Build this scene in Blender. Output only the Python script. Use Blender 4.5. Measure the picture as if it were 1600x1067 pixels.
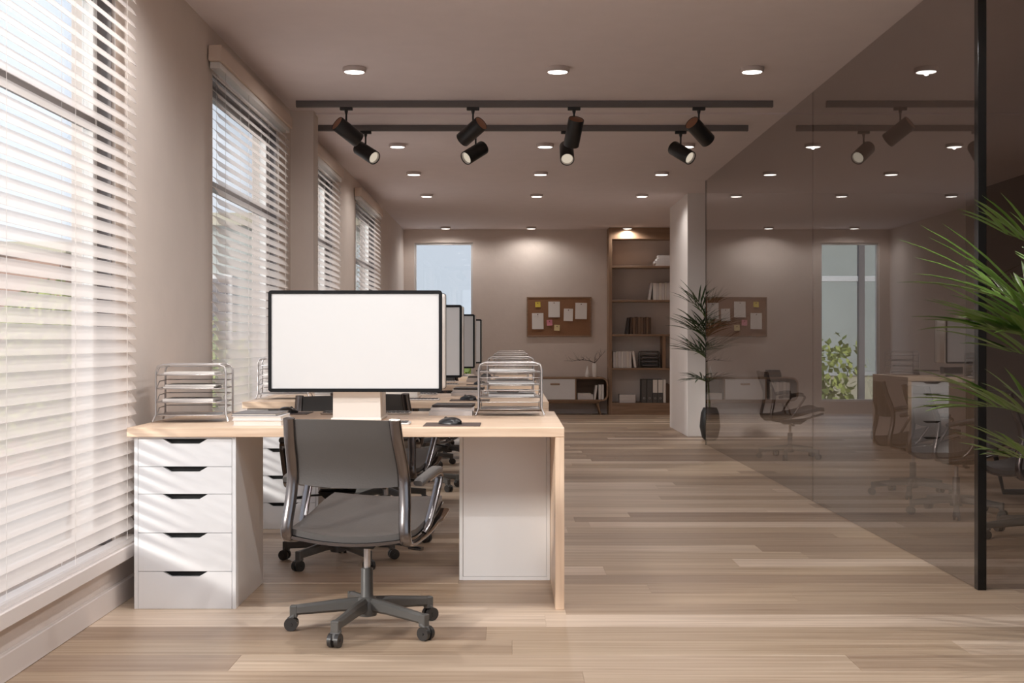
import bpy, bmesh, math, random
from mathutils import Vector, Matrix
PI = math.pi
R = math.radians
for o in list(bpy.data.objects):
    bpy.data.objects.remove(o, do_unlink=True)
SC = bpy.context.scene
COL = SC.collection
rnd = random.Random(7)

# ------------------------------------------------------------------ camera
CAM_H = 1.09
cam_d = bpy.data.cameras.new('camera')
cam_d.sensor_width = 36.0
cam_d.lens = 36.0 * 1963 / 1600
cam_d.clip_end = 500
cam = bpy.data.objects.new('camera', cam_d)
cam.location = (0, 0, CAM_H)
cam.rotation_euler = (PI / 2, 0, 0)
COL.objects.link(cam)
SC.camera = cam
# ------------------------------------------------------------------ world, sun, exposure
W = bpy.data.worlds.new('sky')
SC.world = W
W.use_nodes = True
wn = W.node_tree
bg = wn.nodes['Background']
tc = wn.nodes.new('ShaderNodeTexCoord')
sp = wn.nodes.new('ShaderNodeSeparateXYZ')
rp = wn.nodes.new('ShaderNodeValToRGB')
wn.links.new(tc.outputs['Generated'], sp.inputs[0])
wn.links.new(sp.outputs['Z'], rp.inputs[0])
rp.color_ramp.elements[0].position = 0.0
rp.color_ramp.elements[0].color = (0.84, 0.905, 1.0, 1)
rp.color_ramp.elements[1].position = 0.8
rp.color_ramp.elements[1].color = (0.62, 0.76, 1.0, 1)
wn.links.new(rp.outputs[0], bg.inputs[0])
bg.inputs[1].default_value = 0.95
SUN_EL, SUN_H = R(19), Vector((0.79, 0.61, 0)).normalized()
sun_d = bpy.data.lights.new('sun', 'SUN')
sun_d.energy = 3.4
sun_d.angle = R(7.5)
sun_d.color = (1.0, 0.94, 0.88)
sun = bpy.data.objects.new('sun', sun_d)
sd = Vector((SUN_H.x * math.cos(SUN_EL), SUN_H.y * math.cos(SUN_EL), -math.sin(SUN_EL)))
sun.rotation_euler = sd.to_track_quat('-Z', 'Y').to_euler()
sun.location = (-8, -6, 6)
COL.objects.link(sun)
LAMP_W = 15.0
LAMP_W_ADDED = 38.0  # power of the added lamps out of view
LAMP_COL = (1.0, 0.93, 0.88)
vs = SC.view_settings
vs.view_transform = 'Standard'
vs.look = 'None'
vs.gamma = 1
vs.use_curve_mapping = False
vs.exposure = 0.55
SC.cycles.use_denoising = True
SC.cycles.max_bounces = 12
SC.cycles.diffuse_bounces = 6
SC.cycles.glossy_bounces = 5
SC.cycles.transparent_max_bounces = 24
SC.cycles.sample_clamp_indirect = 6
SC.cycles.caustics_reflective = False
SC.cycles.caustics_refractive = False

# ------------------------------------------------------------------ materials
def new_mat(name):
    m = bpy.data.materials.new(name)
    m.use_nodes = True
    return m, m.node_tree, m.node_tree.nodes['Principled BSDF']

def mat(name, col, rough=0.5, metal=0.0, bump=0, bscale=50, var=0, vscale=8, emit=0, spec=0.5, stretch=None):
    m, t, b = new_mat(name)
    b.inputs['Base Color'].default_value = (*col, 1)
    b.inputs['Roughness'].default_value = rough
    b.inputs['Metallic'].default_value = metal
    b.inputs['Specular IOR Level'].default_value = spec
    if emit:
        b.inputs['Emission Color'].default_value = (*col, 1)
        b.inputs['Emission Strength'].default_value = emit
    if bump or var:
        g = t.nodes.new('ShaderNodeTexCoord')
        mp = t.nodes.new('ShaderNodeMapping')
        t.links.new(g.outputs['Object'], mp.inputs[0])
        if stretch:
            mp.inputs['Scale'].default_value = stretch
    if var:
        n = t.nodes.new('ShaderNodeTexNoise')
        n.inputs['Scale'].default_value = vscale
        n.inputs['Detail'].default_value = 6
        t.links.new(mp.outputs[0], n.inputs[0])
        mx = t.nodes.new('ShaderNodeMix')
        mx.data_type = 'RGBA'
        mx.inputs['A'].default_value = (*[c * (1 - var) for c in col], 1)
        mx.inputs['B'].default_value = (*[min(1, c * (1 + var)) for c in col], 1)
        t.links.new(n.outputs[0], mx.inputs['Factor'])
        t.links.new(mx.outputs['Result'], b.inputs['Base Color'])
    if bump:
        n2 = t.nodes.new('ShaderNodeTexNoise')
        n2.inputs['Scale'].default_value = bscale
        n2.inputs['Detail'].default_value = 5
        t.links.new(mp.outputs[0], n2.inputs[0])
        bp = t.nodes.new('ShaderNodeBump')
        bp.inputs['Strength'].default_value = bump
        bp.inputs['Distance'].default_value = 0.01
        t.links.new(n2.outputs[0], bp.inputs['Height'])
        t.links.new(bp.outputs[0], b.inputs['Normal'])
    return m

def wood(name, c1, c2, axis=0, rough=0.45, scale=1.0, contrast=(0.3, 0.7)):
    m, t, b = new_mat(name)
    g = t.nodes.new('ShaderNodeTexCoord')
    mp = t.nodes.new('ShaderNodeMapping')
    s = [22 * scale] * 3
    s[axis] = 1.3 * scale
    mp.inputs['Scale'].default_value = s
    t.links.new(g.outputs['Object'], mp.inputs[0])
    n = t.nodes.new('ShaderNodeTexNoise')
    n.inputs['Scale'].default_value = 1.6
    n.inputs['Detail'].default_value = 8
    n.inputs['Distortion'].default_value = 0.6
    t.links.new(mp.outputs[0], n.inputs[0])
    r = t.nodes.new('ShaderNodeValToRGB')
    r.color_ramp.elements[0].position = contrast[0]
    r.color_ramp.elements[0].color = (*c1, 1)
    r.color_ramp.elements[1].position = contrast[1]
    r.color_ramp.elements[1].color = (*c2, 1)
    t.links.new(n.outputs[0], r.inputs[0])
    t.links.new(r.outputs[0], b.inputs['Base Color'])
    b.inputs['Roughness'].default_value = rough
    return m

def plank_material():
    m, t, b = new_mat('floor_oak')
    g = t.nodes.new('ShaderNodeNewGeometry')
    at = t.nodes.new('ShaderNodeAttribute')
    at.attribute_name = 'tone'
    off = t.nodes.new('ShaderNodeVectorMath')
    off.operation = 'SCALE'
    off.inputs[0].default_value = (37, 53, 71)
    t.links.new(at.outputs['Fac'], off.inputs['Scale'])
    mp = t.nodes.new('ShaderNodeVectorMath')
    mp.operation = 'MULTIPLY_ADD'
    mp.inputs[1].default_value = (0.7, 24, 24)
    t.links.new(g.outputs['Position'], mp.inputs[0])
    t.links.new(off.outputs[0], mp.inputs[2])
    n = t.nodes.new('ShaderNodeTexNoise')
    n.inputs['Scale'].default_value = 1.5
    n.inputs['Detail'].default_value = 9
    n.inputs['Distortion'].default_value = 0.9
    t.links.new(mp.outputs[0], n.inputs[0])
    r = t.nodes.new('ShaderNodeValToRGB')
    r.color_ramp.elements[0].position = 0.22
    r.color_ramp.elements[0].color = (0.30, 0.215, 0.148, 1)
    r.color_ramp.elements[1].position = 0.72
    r.color_ramp.elements[1].color = (0.53, 0.435, 0.345, 1)
    t.links.new(n.outputs[0], r.inputs[0])
    r2 = t.nodes.new('ShaderNodeValToRGB')
    r2.color_ramp.elements[0].color = (0.66, 0.58, 0.53, 1)
    r2.color_ramp.elements[1].color = (1.36, 1.36, 1.38, 1)
    e = r2.color_ramp.elements.new(0.5)
    e.color = (0.98, 0.92, 0.83, 1)
    t.links.new(at.outputs['Fac'], r2.inputs[0])
    mx = t.nodes.new('ShaderNodeMix')
    mx.data_type = 'RGBA'
    mx.blend_type = 'MULTIPLY'
    mx.inputs['Factor'].default_value = 1
    t.links.new(r.outputs[0], mx.inputs['A'])
    t.links.new(r2.outputs[0], mx.inputs['B'])
    t.links.new(mx.outputs['Result'], b.inputs['Base Color'])
    b.inputs['Roughness'].default_value = 0.42
    return m

def glass(name, tint, ior=1.5, gloss=0.0):
    m = bpy.data.materials.new(name)
    m.use_nodes = True
    t = m.node_tree
    t.nodes.clear()
    out = t.nodes.new('ShaderNodeOutputMaterial')
    tr = t.nodes.new('ShaderNodeBsdfTransparent')
    tr.inputs[0].default_value = (*tint, 1)
    gl = t.nodes.new('ShaderNodeBsdfGlossy')
    gl.inputs['Roughness'].default_value = gloss
    fr = t.nodes.new('ShaderNodeFresnel')
    fr.inputs['IOR'].default_value = ior
    ge = t.nodes.new('ShaderNodeNewGeometry')
    inv = t.nodes.new('ShaderNodeMath')
    inv.operation = 'SUBTRACT'
    inv.inputs[0].default_value = 1
    t.links.new(ge.outputs['Backfacing'], inv.inputs[1])
    # both faces of the sheet: 2F / (1 + F), counted once where the ray enters
    a = t.nodes.new('ShaderNodeMath'); a.operation = 'MULTIPLY'; a.inputs[1].default_value = 2
    c = t.nodes.new('ShaderNodeMath'); c.operation = 'ADD'; c.inputs[1].default_value = 1
    d = t.nodes.new('ShaderNodeMath'); d.operation = 'DIVIDE'
    e = t.nodes.new('ShaderNodeMath'); e.operation = 'MULTIPLY'
    t.links.new(fr.outputs[0], a.inputs[0])
    t.links.new(fr.outputs[0], c.inputs[0])
    t.links.new(a.outputs[0], d.inputs[0])
    t.links.new(c.outputs[0], d.inputs[1])
    t.links.new(d.outputs[0], e.inputs[0])
    t.links.new(inv.outputs[0], e.inputs[1])
    mx = t.nodes.new('ShaderNodeMixShader')
    t.links.new(e.outputs[0], mx.inputs[0])
    t.links.new(tr.outputs[0], mx.inputs[1])
    t.links.new(gl.outputs[0], mx.inputs[2])
    t.links.new(mx.outputs[0], out.inputs[0])
    return m

def sheer(name, col, clear):
    m = bpy.data.materials.new(name)
    m.use_nodes = True
    t = m.node_tree
    b = t.nodes['Principled BSDF']
    b.inputs['Base Color'].default_value = (*col, 1)
    b.inputs['Roughness'].default_value = 0.5
    out = t.nodes['Material Output']
    tl = t.nodes.new('ShaderNodeBsdfTranslucent')
    tl.inputs[0].default_value = (*col, 1)
    tr = t.nodes.new('ShaderNodeBsdfTransparent')
    m1 = t.nodes.new('ShaderNodeMixShader')
    m1.inputs[0].default_value = 0.35
    t.links.new(b.outputs[0], m1.inputs[1])
    t.links.new(tl.outputs[0], m1.inputs[2])
    m2 = t.nodes.new('ShaderNodeMixShader')
    m2.inputs[0].default_value = clear
    t.links.new(m1.outputs[0], m2.inputs[1])
    t.links.new(tr.outputs[0], m2.inputs[2])
    t.links.new(m2.outputs[0], out.inputs[0])
    return m

def emitter(name, col, s):
    m = bpy.data.materials.new(name)
    m.use_nodes = True
    t = m.node_tree
    t.nodes.clear()
    o = t.nodes.new('ShaderNodeOutputMaterial')
    e = t.nodes.new('ShaderNodeEmission')
    e.inputs[0].default_value = (*col, 1)
    e.inputs[1].default_value = s
    t.links.new(e.outputs[0], o.inputs[0])
    return m

M = {}
M['wall'] = mat('taupe_plaster', (0.71, 0.63, 0.575), 0.9, bump=0.25, bscale=14, var=0.05, vscale=5, stretch=(1, 1, 1))
M['ceiling'] = mat('ceiling_plaster', (0.78, 0.71, 0.715), 0.9, bump=0.25, bscale=9, var=0.04, vscale=6)
M['pillar'] = mat('pale_plaster', (0.80, 0.76, 0.74), 0.85, bump=0.15, bscale=18)
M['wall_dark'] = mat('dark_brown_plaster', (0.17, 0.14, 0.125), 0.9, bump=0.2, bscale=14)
M['trim'] = mat('painted_trim', (0.74, 0.68, 0.65), 0.55)
M['subfloor'] = mat('subfloor', (0.20, 0.15, 0.12), 0.9)
M['plank'] = plank_material()
M['white'] = mat('white_lacquer', (0.76, 0.76, 0.77), 0.45)
M['slat'] = sheer('cream_slat', (0.84, 0.79, 0.76), 0.48)
M['valance'] = mat('beige_valance', (0.68, 0.55, 0.46), 0.55)
M['frame_white'] = mat('window_frame_white', (0.72, 0.70, 0.68), 0.4)
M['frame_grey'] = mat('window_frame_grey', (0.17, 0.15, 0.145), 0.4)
M['pane'] = glass('window_glass', (0.97, 0.98, 0.98))
M['smoked'] = glass('smoked_glass', (0.80, 0.775, 0.765), ior=1.66)
M['post'] = mat('gloss_black_metal', (0.008, 0.008, 0.008), 0.12, 0.0, spec=0.4)
M['desk'] = wood('pale_maple', (0.66, 0.47, 0.33), (0.84, 0.66, 0.50), 0, 0.4)
M['deskv'] = wood('pale_maple_upright', (0.66, 0.47, 0.33), (0.82, 0.63, 0.47), 2, 0.4)
M['oak'] = wood('brown_oak', (0.22, 0.135, 0.082), (0.34, 0.215, 0.135), 0, 0.5)
M['oakv'] = wood('brown_oak_upright', (0.22, 0.135, 0.082), (0.34, 0.215, 0.135), 2, 0.5)
M['black'] = mat('black_plastic', (0.012, 0.012, 0.013), 0.3)
M['bezel'] = mat('matt_black_bezel', (0.008, 0.008, 0.009), 0.5, spec=0.2)
M['recess_shade'] = mat('painted_recess_shade', (0.006, 0.006, 0.006), 0.8)  # shade of the grip notches, given as a black colour
M['screen'] = mat('white_screen', (0.66, 0.66, 0.66), 0.3)
M['casing'] = mat('monitor_casing', (0.74, 0.70, 0.66), 0.4)
M['chrome'] = mat('smoked_chrome', (0.21, 0.195, 0.195), 0.24, 1.0)
M['steel'] = mat('bright_steel', (0.58, 0.55, 0.54), 0.35, 0.75)
M['leather'] = mat('charcoal_leather', (0.085, 0.078, 0.074), 0.42, bump=0.1, bscale=160)
M['liner'] = mat('dark_back_liner', (0.03, 0.026, 0.024), 0.6)
M['base_grey'] = mat('grey_metal_base', (0.10, 0.096, 0.09), 0.4)
M['wheel'] = mat('dark_wheel', (0.035, 0.033, 0.032), 0.3)
M['paper'] = mat('white_paper', (0.82, 0.79, 0.76), 0.7)
M['page'] = mat('book_pages', (0.74, 0.70, 0.65), 0.8)
M['cover_light'] = mat('light_cover', (0.66, 0.63, 0.62), 0.5)
M['cover_grey'] = mat('grey_cover', (0.16, 0.15, 0.15), 0.45)
M['cover_dark'] = mat('dark_cover', (0.045, 0.036, 0.034), 0.45)
M['cover_brown'] = mat('brown_cover', (0.10, 0.058, 0.035), 0.5)
M['cover_tan'] = mat('tan_cover', (0.20, 0.125, 0.08), 0.5)
M['pad'] = mat('brown_pad', (0.085, 0.057, 0.048), 0.6)
M['key'] = mat('dark_keys', (0.07, 0.07, 0.075), 0.4)
M['alu'] = mat('light_keyboard', (0.62, 0.59, 0.57), 0.4)
M['track'] = mat('grey_track', (0.15, 0.13, 0.125), 0.5)
M['spot'] = mat('black_spot', (0.014, 0.013, 0.013), 0.38, var=0.4, vscale=30)
M['copper'] = mat('copper_cap', (0.42, 0.21, 0.13), 0.4, 0.5)
M['lens'] = emitter('spot_lens', (1.0, 0.86, 0.68), 0.42)
M['lamp'] = emitter('downlight_disc', (1.0, 0.93, 0.86), 3.0)
M['lamp_ring'] = mat('downlight_ring', (0.60, 0.52, 0.49), 0.5)
M['cork'] = mat('cork', (0.30, 0.155, 0.083), 0.9, bump=0.3, bscale=120, var=0.25, vscale=150)
M['yellow'] = mat('yellow_note', (0.72, 0.56, 0.08), 0.7)
M['pink'] = mat('pink_note', (0.72, 0.28, 0.35), 0.7)
M['cream'] = mat('cream_note', (0.74, 0.62, 0.34), 0.7)
M['pin'] = mat('dark_pin', (0.12, 0.05, 0.04), 0.4)
M['ceramic'] = mat('white_ceramic', (0.80, 0.77, 0.74), 0.3)
M['twig'] = mat('dark_twig', (0.05, 0.035, 0.028), 0.8)
M['leaf'] = mat('palm_leaf', (0.10, 0.175, 0.032), 0.38, var=0.35, vscale=14)
M['leaf_dark'] = mat('palm_leaf_dark', (0.035, 0.07, 0.022), 0.4, var=0.35, vscale=14)
M['stalk'] = mat('palm_stalk', (0.13, 0.17, 0.05), 0.5)
M['soil'] = mat('soil', (0.03, 0.02, 0.015), 0.95, bump=0.6, bscale=60)
M['pot'] = mat('black_pot', (0.012, 0.012, 0.012), 0.3)
M['table_dark'] = mat('dark_table', (0.035, 0.028, 0.025), 0.4)
M['binder_grey'] = mat('grey_binder', (0.10, 0.095, 0.09), 0.5)
M['ground'] = mat('pale_paving', (0.50, 0.48, 0.44), 0.9, var=0.2, vscale=0.6)
M['brickish'] = mat('orange_render', (0.36, 0.21, 0.15), 0.85, var=0.15, vscale=0.8)
M['facade'] = mat('pale_facade', (0.38, 0.41, 0.45), 0.8)
M['facade_grey'] = mat('grey_facade', (0.46, 0.46, 0.45), 0.8)
M['facade_sage'] = mat('sage_facade', (0.42, 0.45, 0.42), 0.85, var=0.2, vscale=0.5)
M['facade_sand'] = mat('sand_facade', (0.50, 0.45, 0.33), 0.85)
M['dark_glass'] = mat('far_window_glass', (0.10, 0.09, 0.10), 0.2)
M['foliage'] = mat('far_foliage', (0.30, 0.34, 0.08), 0.8, var=0.5, vscale=1.5)
M['bark'] = mat('bark', (0.10, 0.07, 0.05), 0.9)
M['lawn'] = mat('hedge_green', (0.22, 0.30, 0.13), 0.9, var=0.3, vscale=5)

# ------------------------------------------------------------------ mesh helpers
class MB:
    def __init__(self):
        self.b = bmesh.new()

    def _xf(self, vs_, mtx):
        if mtx is not None:
            for v in vs_:
                v.co = mtx @ v.co

    def box(self, x0, x1, y0, y1, z0, z1, bev=0, mtx=None, seg=1):
        vs_ = [self.b.verts.new(p) for p in ((x0, y0, z0), (x1, y0, z0), (x1, y1, z0), (x0, y1, z0), (x0, y0, z1), (x1, y0, z1), (x1, y1, z1), (x0, y1, z1))]
        fs = [self.b.faces.new([vs_[i] for i in q]) for q in ((3, 2, 1, 0), (4, 5, 6, 7), (0, 1, 5, 4), (1, 2, 6, 5), (2, 3, 7, 6), (3, 0, 4, 7))]
        if bev:
            es = list({e for f in fs for e in f.edges})
            r = bmesh.ops.bevel(self.b, geom=es, offset=bev, segments=seg, affect='EDGES', profile=0.5)
            vs_ = list({v for v in vs_ if v.is_valid} | set(r['verts']))
        self._xf(vs_, mtx)
        return self

    def loft(self, rings, closed=True, cap=True):
        vr = [[self.b.verts.new(p) for p in r] for r in rings]
        n = len(vr[0])
        for a, c in zip(vr, vr[1:]):
            for i in range(n if closed else n - 1):
                j = (i + 1) % n
                self.b.faces.new((a[i], a[j], c[j], c[i]))
        if cap and closed:
            self.b.faces.new(list(reversed(vr[0])))
            self.b.faces.new(vr[-1])
        return vr

    def sweep(self, pts, w, t, side, ring=None, closed=False):
        """rectangular bar (rounded) along pts; w across 'side', t across the other; w and t may be lists"""
        pts = [Vector(p) for p in pts]
        side = Vector(side).normalized()
        rings = []
        n = len(pts)
        for i, p in enumerate(pts):
            tan = (pts[min(i + 1, n - 1)] - pts[max(i - 1, 0)]).normalized()
            s = (side - tan * side.dot(tan)).normalized()
            u = tan.cross(s).normalized()
            ww = w[i] if isinstance(w, (list, tuple)) else w
            tt = t[i] if isinstance(t, (list, tuple)) else t
            c = 0.28 * min(ww, tt)
            prof = [(ww / 2 - c, -tt / 2), (ww / 2, -tt / 2 + c), (ww / 2, tt / 2 - c), (ww / 2 - c, tt / 2),
                    (-ww / 2 + c, tt / 2), (-ww / 2, tt / 2 - c), (-ww / 2, -tt / 2 + c), (-ww / 2 + c, -tt / 2)]
            rings.append([p + s * a + u * d for a, d in prof])
        self.loft(rings)
        return self

    def tube(self, pts, r, seg=8, closed=False):
        pts = [Vector(p) for p in pts]
        n = len(pts)
        ref = None
        rings = []
        for i, p in enumerate(pts):
            if closed:
                tan = (pts[(i + 1) % n] - pts[i - 1]).normalized()
            else:
                tan = (pts[min(i + 1, n - 1)] - pts[max(i - 1, 0)]).normalized()
            if ref is None:
                ref = Vector((0, 0, 1)) if abs(tan.z) < 0.9 else Vector((1, 0, 0))
            s = (ref - tan * ref.dot(tan)).normalized()
            ref = s
            u = tan.cross(s)
            rr = r[i] if isinstance(r, (list, tuple)) else r
            rings.append([p + (s * math.cos(a) + u * math.sin(a)) * rr for a in [2 * PI * k / seg for k in range(seg)]])
        if closed:
            rings.append(rings[0])
            vr = [[self.b.verts.new(p) for p in q] for q in rings[:-1]]
            vr.append(vr[0])
            for a, c in zip(vr, vr[1:]):
                for k in range(seg):
                    j = (k + 1) % seg
                    self.b.faces.new((a[k], a[j], c[j], c[k]))
        else:
            self.loft(rings)
        return self

    def cyl(self, p0, p1, r0, r1=None, seg=16):
        r1 = r0 if r1 is None else r1
        return self.tube([p0, p1], [r0, r1], seg)

    def lathe(self, prof, seg=24, c=(0, 0, 0), cap=True):
        rings = [[(c[0] + r * math.cos(2 * PI * k / seg), c[1] + r * math.sin(2 * PI * k / seg), c[2] + z) for k in range(seg)] for r, z in prof]
        self.loft(rings, cap=cap)
        return self

    def prism(self, poly, y0, y1):
        """polygon in x,z pushed along y"""
        a = [self.b.verts.new((x, y0, z)) for x, z in poly]
        c = [self.b.verts.new((x, y1, z)) for x, z in poly]
        n = len(poly)
        self.b.faces.new(a)
        self.b.faces.new(list(reversed(c)))
        for i in range(n):
            j = (i + 1) % n
            self.b.faces.new((a[j], a[i], c[i], c[j]))
        return self

    def xform(self, mtx):
        bmesh.ops.transform(self.b, matrix=mtx, verts=self.b.verts)
        return self

    def build(self, name, m, parent=None, smooth=35, loc=None, rot=None):
        bmesh.ops.recalc_face_normals(self.b, faces=self.b.faces)
        me = bpy.data.meshes.new(name)
        self.b.to_mesh(me)
        self.b.free()
        if smooth:
            for p in me.polygons:
                p.use_smooth = True
            me.set_sharp_from_angle(angle=R(smooth))
        for mm in (m if isinstance(m, (list, tuple)) else [m]):
            me.materials.append(M[mm])
        o = bpy.data.objects.new(name, me)
        COL.objects.link(o)
        if parent is not None:
            o.parent = parent
        if loc:
            o.location = loc
        if rot:
            o.rotation_euler = rot
        return o

def tag(o, label=None, cat=None, group=None, kind=None):
    if label: o['label'] = label
    if cat: o['category'] = cat
    if group: o['group'] = group
    if kind: o['kind'] = kind
    return o

def thing(name, label, cat, loc=(0, 0, 0), rz=0, group=None, kind=None):
    o = bpy.data.objects.new(name, None)
    o.empty_display_size = 0.1
    COL.objects.link(o)
    o.location = loc
    o.rotation_euler = (0, 0, rz)
    return tag(o, label, cat, group, kind)

def copy_tree(src, parent=None):
    c = src.copy()
    COL.objects.link(c)
    if parent is not None:
        c.parent = parent
    for ch in list(src.children):
        copy_tree(ch, c)
    return c

def place(proto, used, loc, rz, label, group=None):
    o = proto if not used else copy_tree(proto)
    o.location = loc
    o.rotation_euler = (0, 0, rz)
    o['label'] = label
    if group: o['group'] = group
    elif 'group' in o.keys(): del o['group']
    return o

def struct(mb, name, m, parent=None, label=None, smooth=0):
    o = mb.build(name, m, parent, smooth)
    if parent is None:
        tag(o, label, None, None, 'structure')
    return o

def sroot(name, label, loc=(0, 0, 0)):
    return thing(name, label, None, loc, kind='structure')

ORD = ['first', 'second', 'third', 'fourth', 'fifth', 'sixth', 'seventh', 'eighth', 'ninth', 'tenth', 'eleventh', 'twelfth', 'thirteenth', 'fourteenth']

def smooth_path(pts, n=6):
    """Catmull-Rom through pts"""
    P = [Vector(p) for p in pts]
    P = [P[0] * 2 - P[1]] + P + [P[-1] * 2 - P[-2]]
    out = []
    for i in range(1, len(P) - 2):
        for k in range(n):
            t = k / n
            a, b, c, d = P[i - 1], P[i], P[i + 1], P[i + 2]
            out.append(0.5 * ((2 * b) + (c - a) * t + (2 * a - 5 * b + 4 * c - d) * t * t + (3 * b - a - 3 * c + d) * t ** 3))
    out.append(P[-2])
    return out

# ------------------------------------------------------------------ room shell
XL, XR, YB, YF, ZC = -1.64, 5.2, 19.05, -0.8, 2.80
GX = 2.05                      # smoked glass plane
OPEN = [(3.27, 5.19), (6.88, 8.80), (9.62, 11.53), (13.18, 15.05), (-0.34, 1.58)]   # window openings in the left wall; last one added unseen for daylight
ZS, ZT = 0.25, 2.56
mb = MB()
XO = -1.82
edges = sorted(OPEN)
y = YF
for a, b_ in edges:
    mb.box(XO, XL, y, a, 0, ZC)
    mb.box(XO, XL, a, b_, 0, ZS - 0.056)
    mb.box(XO, XL, a, b_, ZT, ZC)
    y = b_
mb.box(XO, XL, y, YB + 0.2, 0, ZC)
struct(mb, 'wall_left', 'wall', label='long taupe plaster wall with four tall blind-covered windows')
struct(MB().box(XL, XL + 0.17, 9.30, 9.52, 0, ZC), 'pillar_left', 'wall', label='shallow plaster pilaster between second and third window')
# back wall with a tall window
WX0, WX1, WZ0, WZ1 = -1.485, -0.592, 0.18, 2.59
mb = MB()
mb.box(XL, WX0, YB, YB + 0.2, 0, ZC)
mb.box(WX0, WX1, YB, YB + 0.2, 0, WZ0)
mb.box(WX0, WX1, YB, YB + 0.2, WZ1, ZC)
mb.box(WX1, 3.2, YB, YB + 0.2, 0, ZC)
struct(mb, 'wall_back', 'wall', label='taupe plaster back wall with tall window and cork board')
FX0, FX1 = -1.6, 2.6  # unseen wall, opened wide to let daylight in
struct(MB().box(XO, FX0, YF - 0.2, YF, 0, ZC).box(FX1, XR + 0.2, YF - 0.2, YF, 0, ZC).box(FX0, FX1, YF - 0.2, YF, 2.7, ZC).box(FX0, FX1, YF - 0.2, YF, 0, 0.1), 'wall_front', 'wall', label='plaster wall behind the viewpoint')
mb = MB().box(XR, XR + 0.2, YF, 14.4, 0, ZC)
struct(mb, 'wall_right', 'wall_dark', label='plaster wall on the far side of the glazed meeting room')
struct(MB().box(2.01, XR + 0.2, 14.4, 16.0, 0, ZC, 0.004), 'pillar_right', 'pillar', label='pale square-edged pillar at the end of the smoked glass')
struct(MB().box(3.2, 3.4, 16.0, YB + 0.2, 0, ZC), 'wall_right_back', 'wall', label='short plaster wall behind the pale pillar')
# ceiling in two fields, the far one a little lower
mb = MB()
mb.box(XO, XR + 0.2, YF - 0.2, 9.40, ZC, ZC + 0.2)
mb.box(XO, XR + 0.2, 9.40, YB + 0.2, ZC - 0.012, ZC + 0.2)
struct(mb, 'ceiling', 'ceiling', label='taupe plaster ceiling with a fine step above the spotlights')
# baseboards
struct(MB().box(XL, XL + 0.022, YF, 9.30, 0, 0.09, 0.003), 'baseboard_left', 'trim', label='painted baseboard along the window wall')
mb = MB().box(WX1, 3.2, YB - 0.015, YB, 0, 0.07).box(XL, WX0, YB - 0.015, YB, 0, 0.07)
struct(mb, 'baseboard_back', 'trim', label='painted baseboard along the back wall')

# floor: a slab that carries planks
floor = struct(MB().box(XO, XR + 0.2, YF - 0.2, YB + 0.2, -0.2, -0.012), 'floor', 'subfloor', label='pale oak plank floor with long boards laid across the room')
def plank_mesh(x0, x1, y0, y1, tone, b=None):
    own = b is None
    b = b or bmesh.new()
    g, c, zt = 0.0002, 0.0006, 0.0
    lo = [b.verts.new(p) for p in ((x0 + g, y0 + g, -0.012), (x1 - g, y0 + g, -0.012), (x1 - g, y1 - g, -0.012), (x0 + g, y1 - g, -0.012))]
    md = [b.verts.new(p) for p in ((x0 + g, y0 + g, -c), (x1 - g, y0 + g, -c), (x1 - g, y1 - g, -c), (x0 + g, y1 - g, -c))]
    g2 = g + c
    up = [b.verts.new(p) for p in ((x0 + g2, y0 + g2, zt), (x1 - g2, y0 + g2, zt), (x1 - g2, y1 - g2, zt), (x0 + g2, y1 - g2, zt))]
    fl = b.faces.layers.float.get('tone') or b.faces.layers.float.new('tone')
    fs = []
    for a, d in ((lo, md), (md, up)):
        for i in range(4):
            j = (i + 1) % 4
            fs.append(b.faces.new((a[i], a[j], d[j], d[i])))
    fs.append(b.faces.new(up))
    for f in fs:
        f[fl] = tone
    return b
PW = 0.2145
planks = []
yy = 2.655
row = 0
while yy < YB:
    x = XL - rnd.uniform(0.0, 1.9)
    while x < XR:
        L = rnd.choice((1.6, 1.85, 2.1, 2.3))
        a, b_ = max(x, XL), min(x + L, XR)
        if b_ - a > 0.03:
            planks.append((a, b_, yy, min(yy + PW, YB), rnd.random()))
        x += L
    yy += PW
    row += 1
def shows(p):                  # the nearest boards in the open office first
    return p[2] + (6.0 if p[0] > 2.6 else 0)
planks.sort(key=shows)
def plank_obj(name, b, parent):
    me = bpy.data.meshes.new(name)
    b.to_mesh(me)
    b.free()
    me.materials.append(M['plank'])
    o = bpy.data.objects.new(name, me)
    COL.objects.link(o)
    o.parent = parent
    return o
for p in planks[:300]:
    b = bmesh.new()
    b.faces.layers.float.new('tone')
    plank_obj('plank', plank_mesh(*p, b=b), floor)
b = bmesh.new()
b.faces.layers.float.new('tone')
for p in planks[300:]:
    plank_mesh(*p, b=b)
tag(plank_obj('far_planks', b, floor), kind='stuff')

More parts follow.
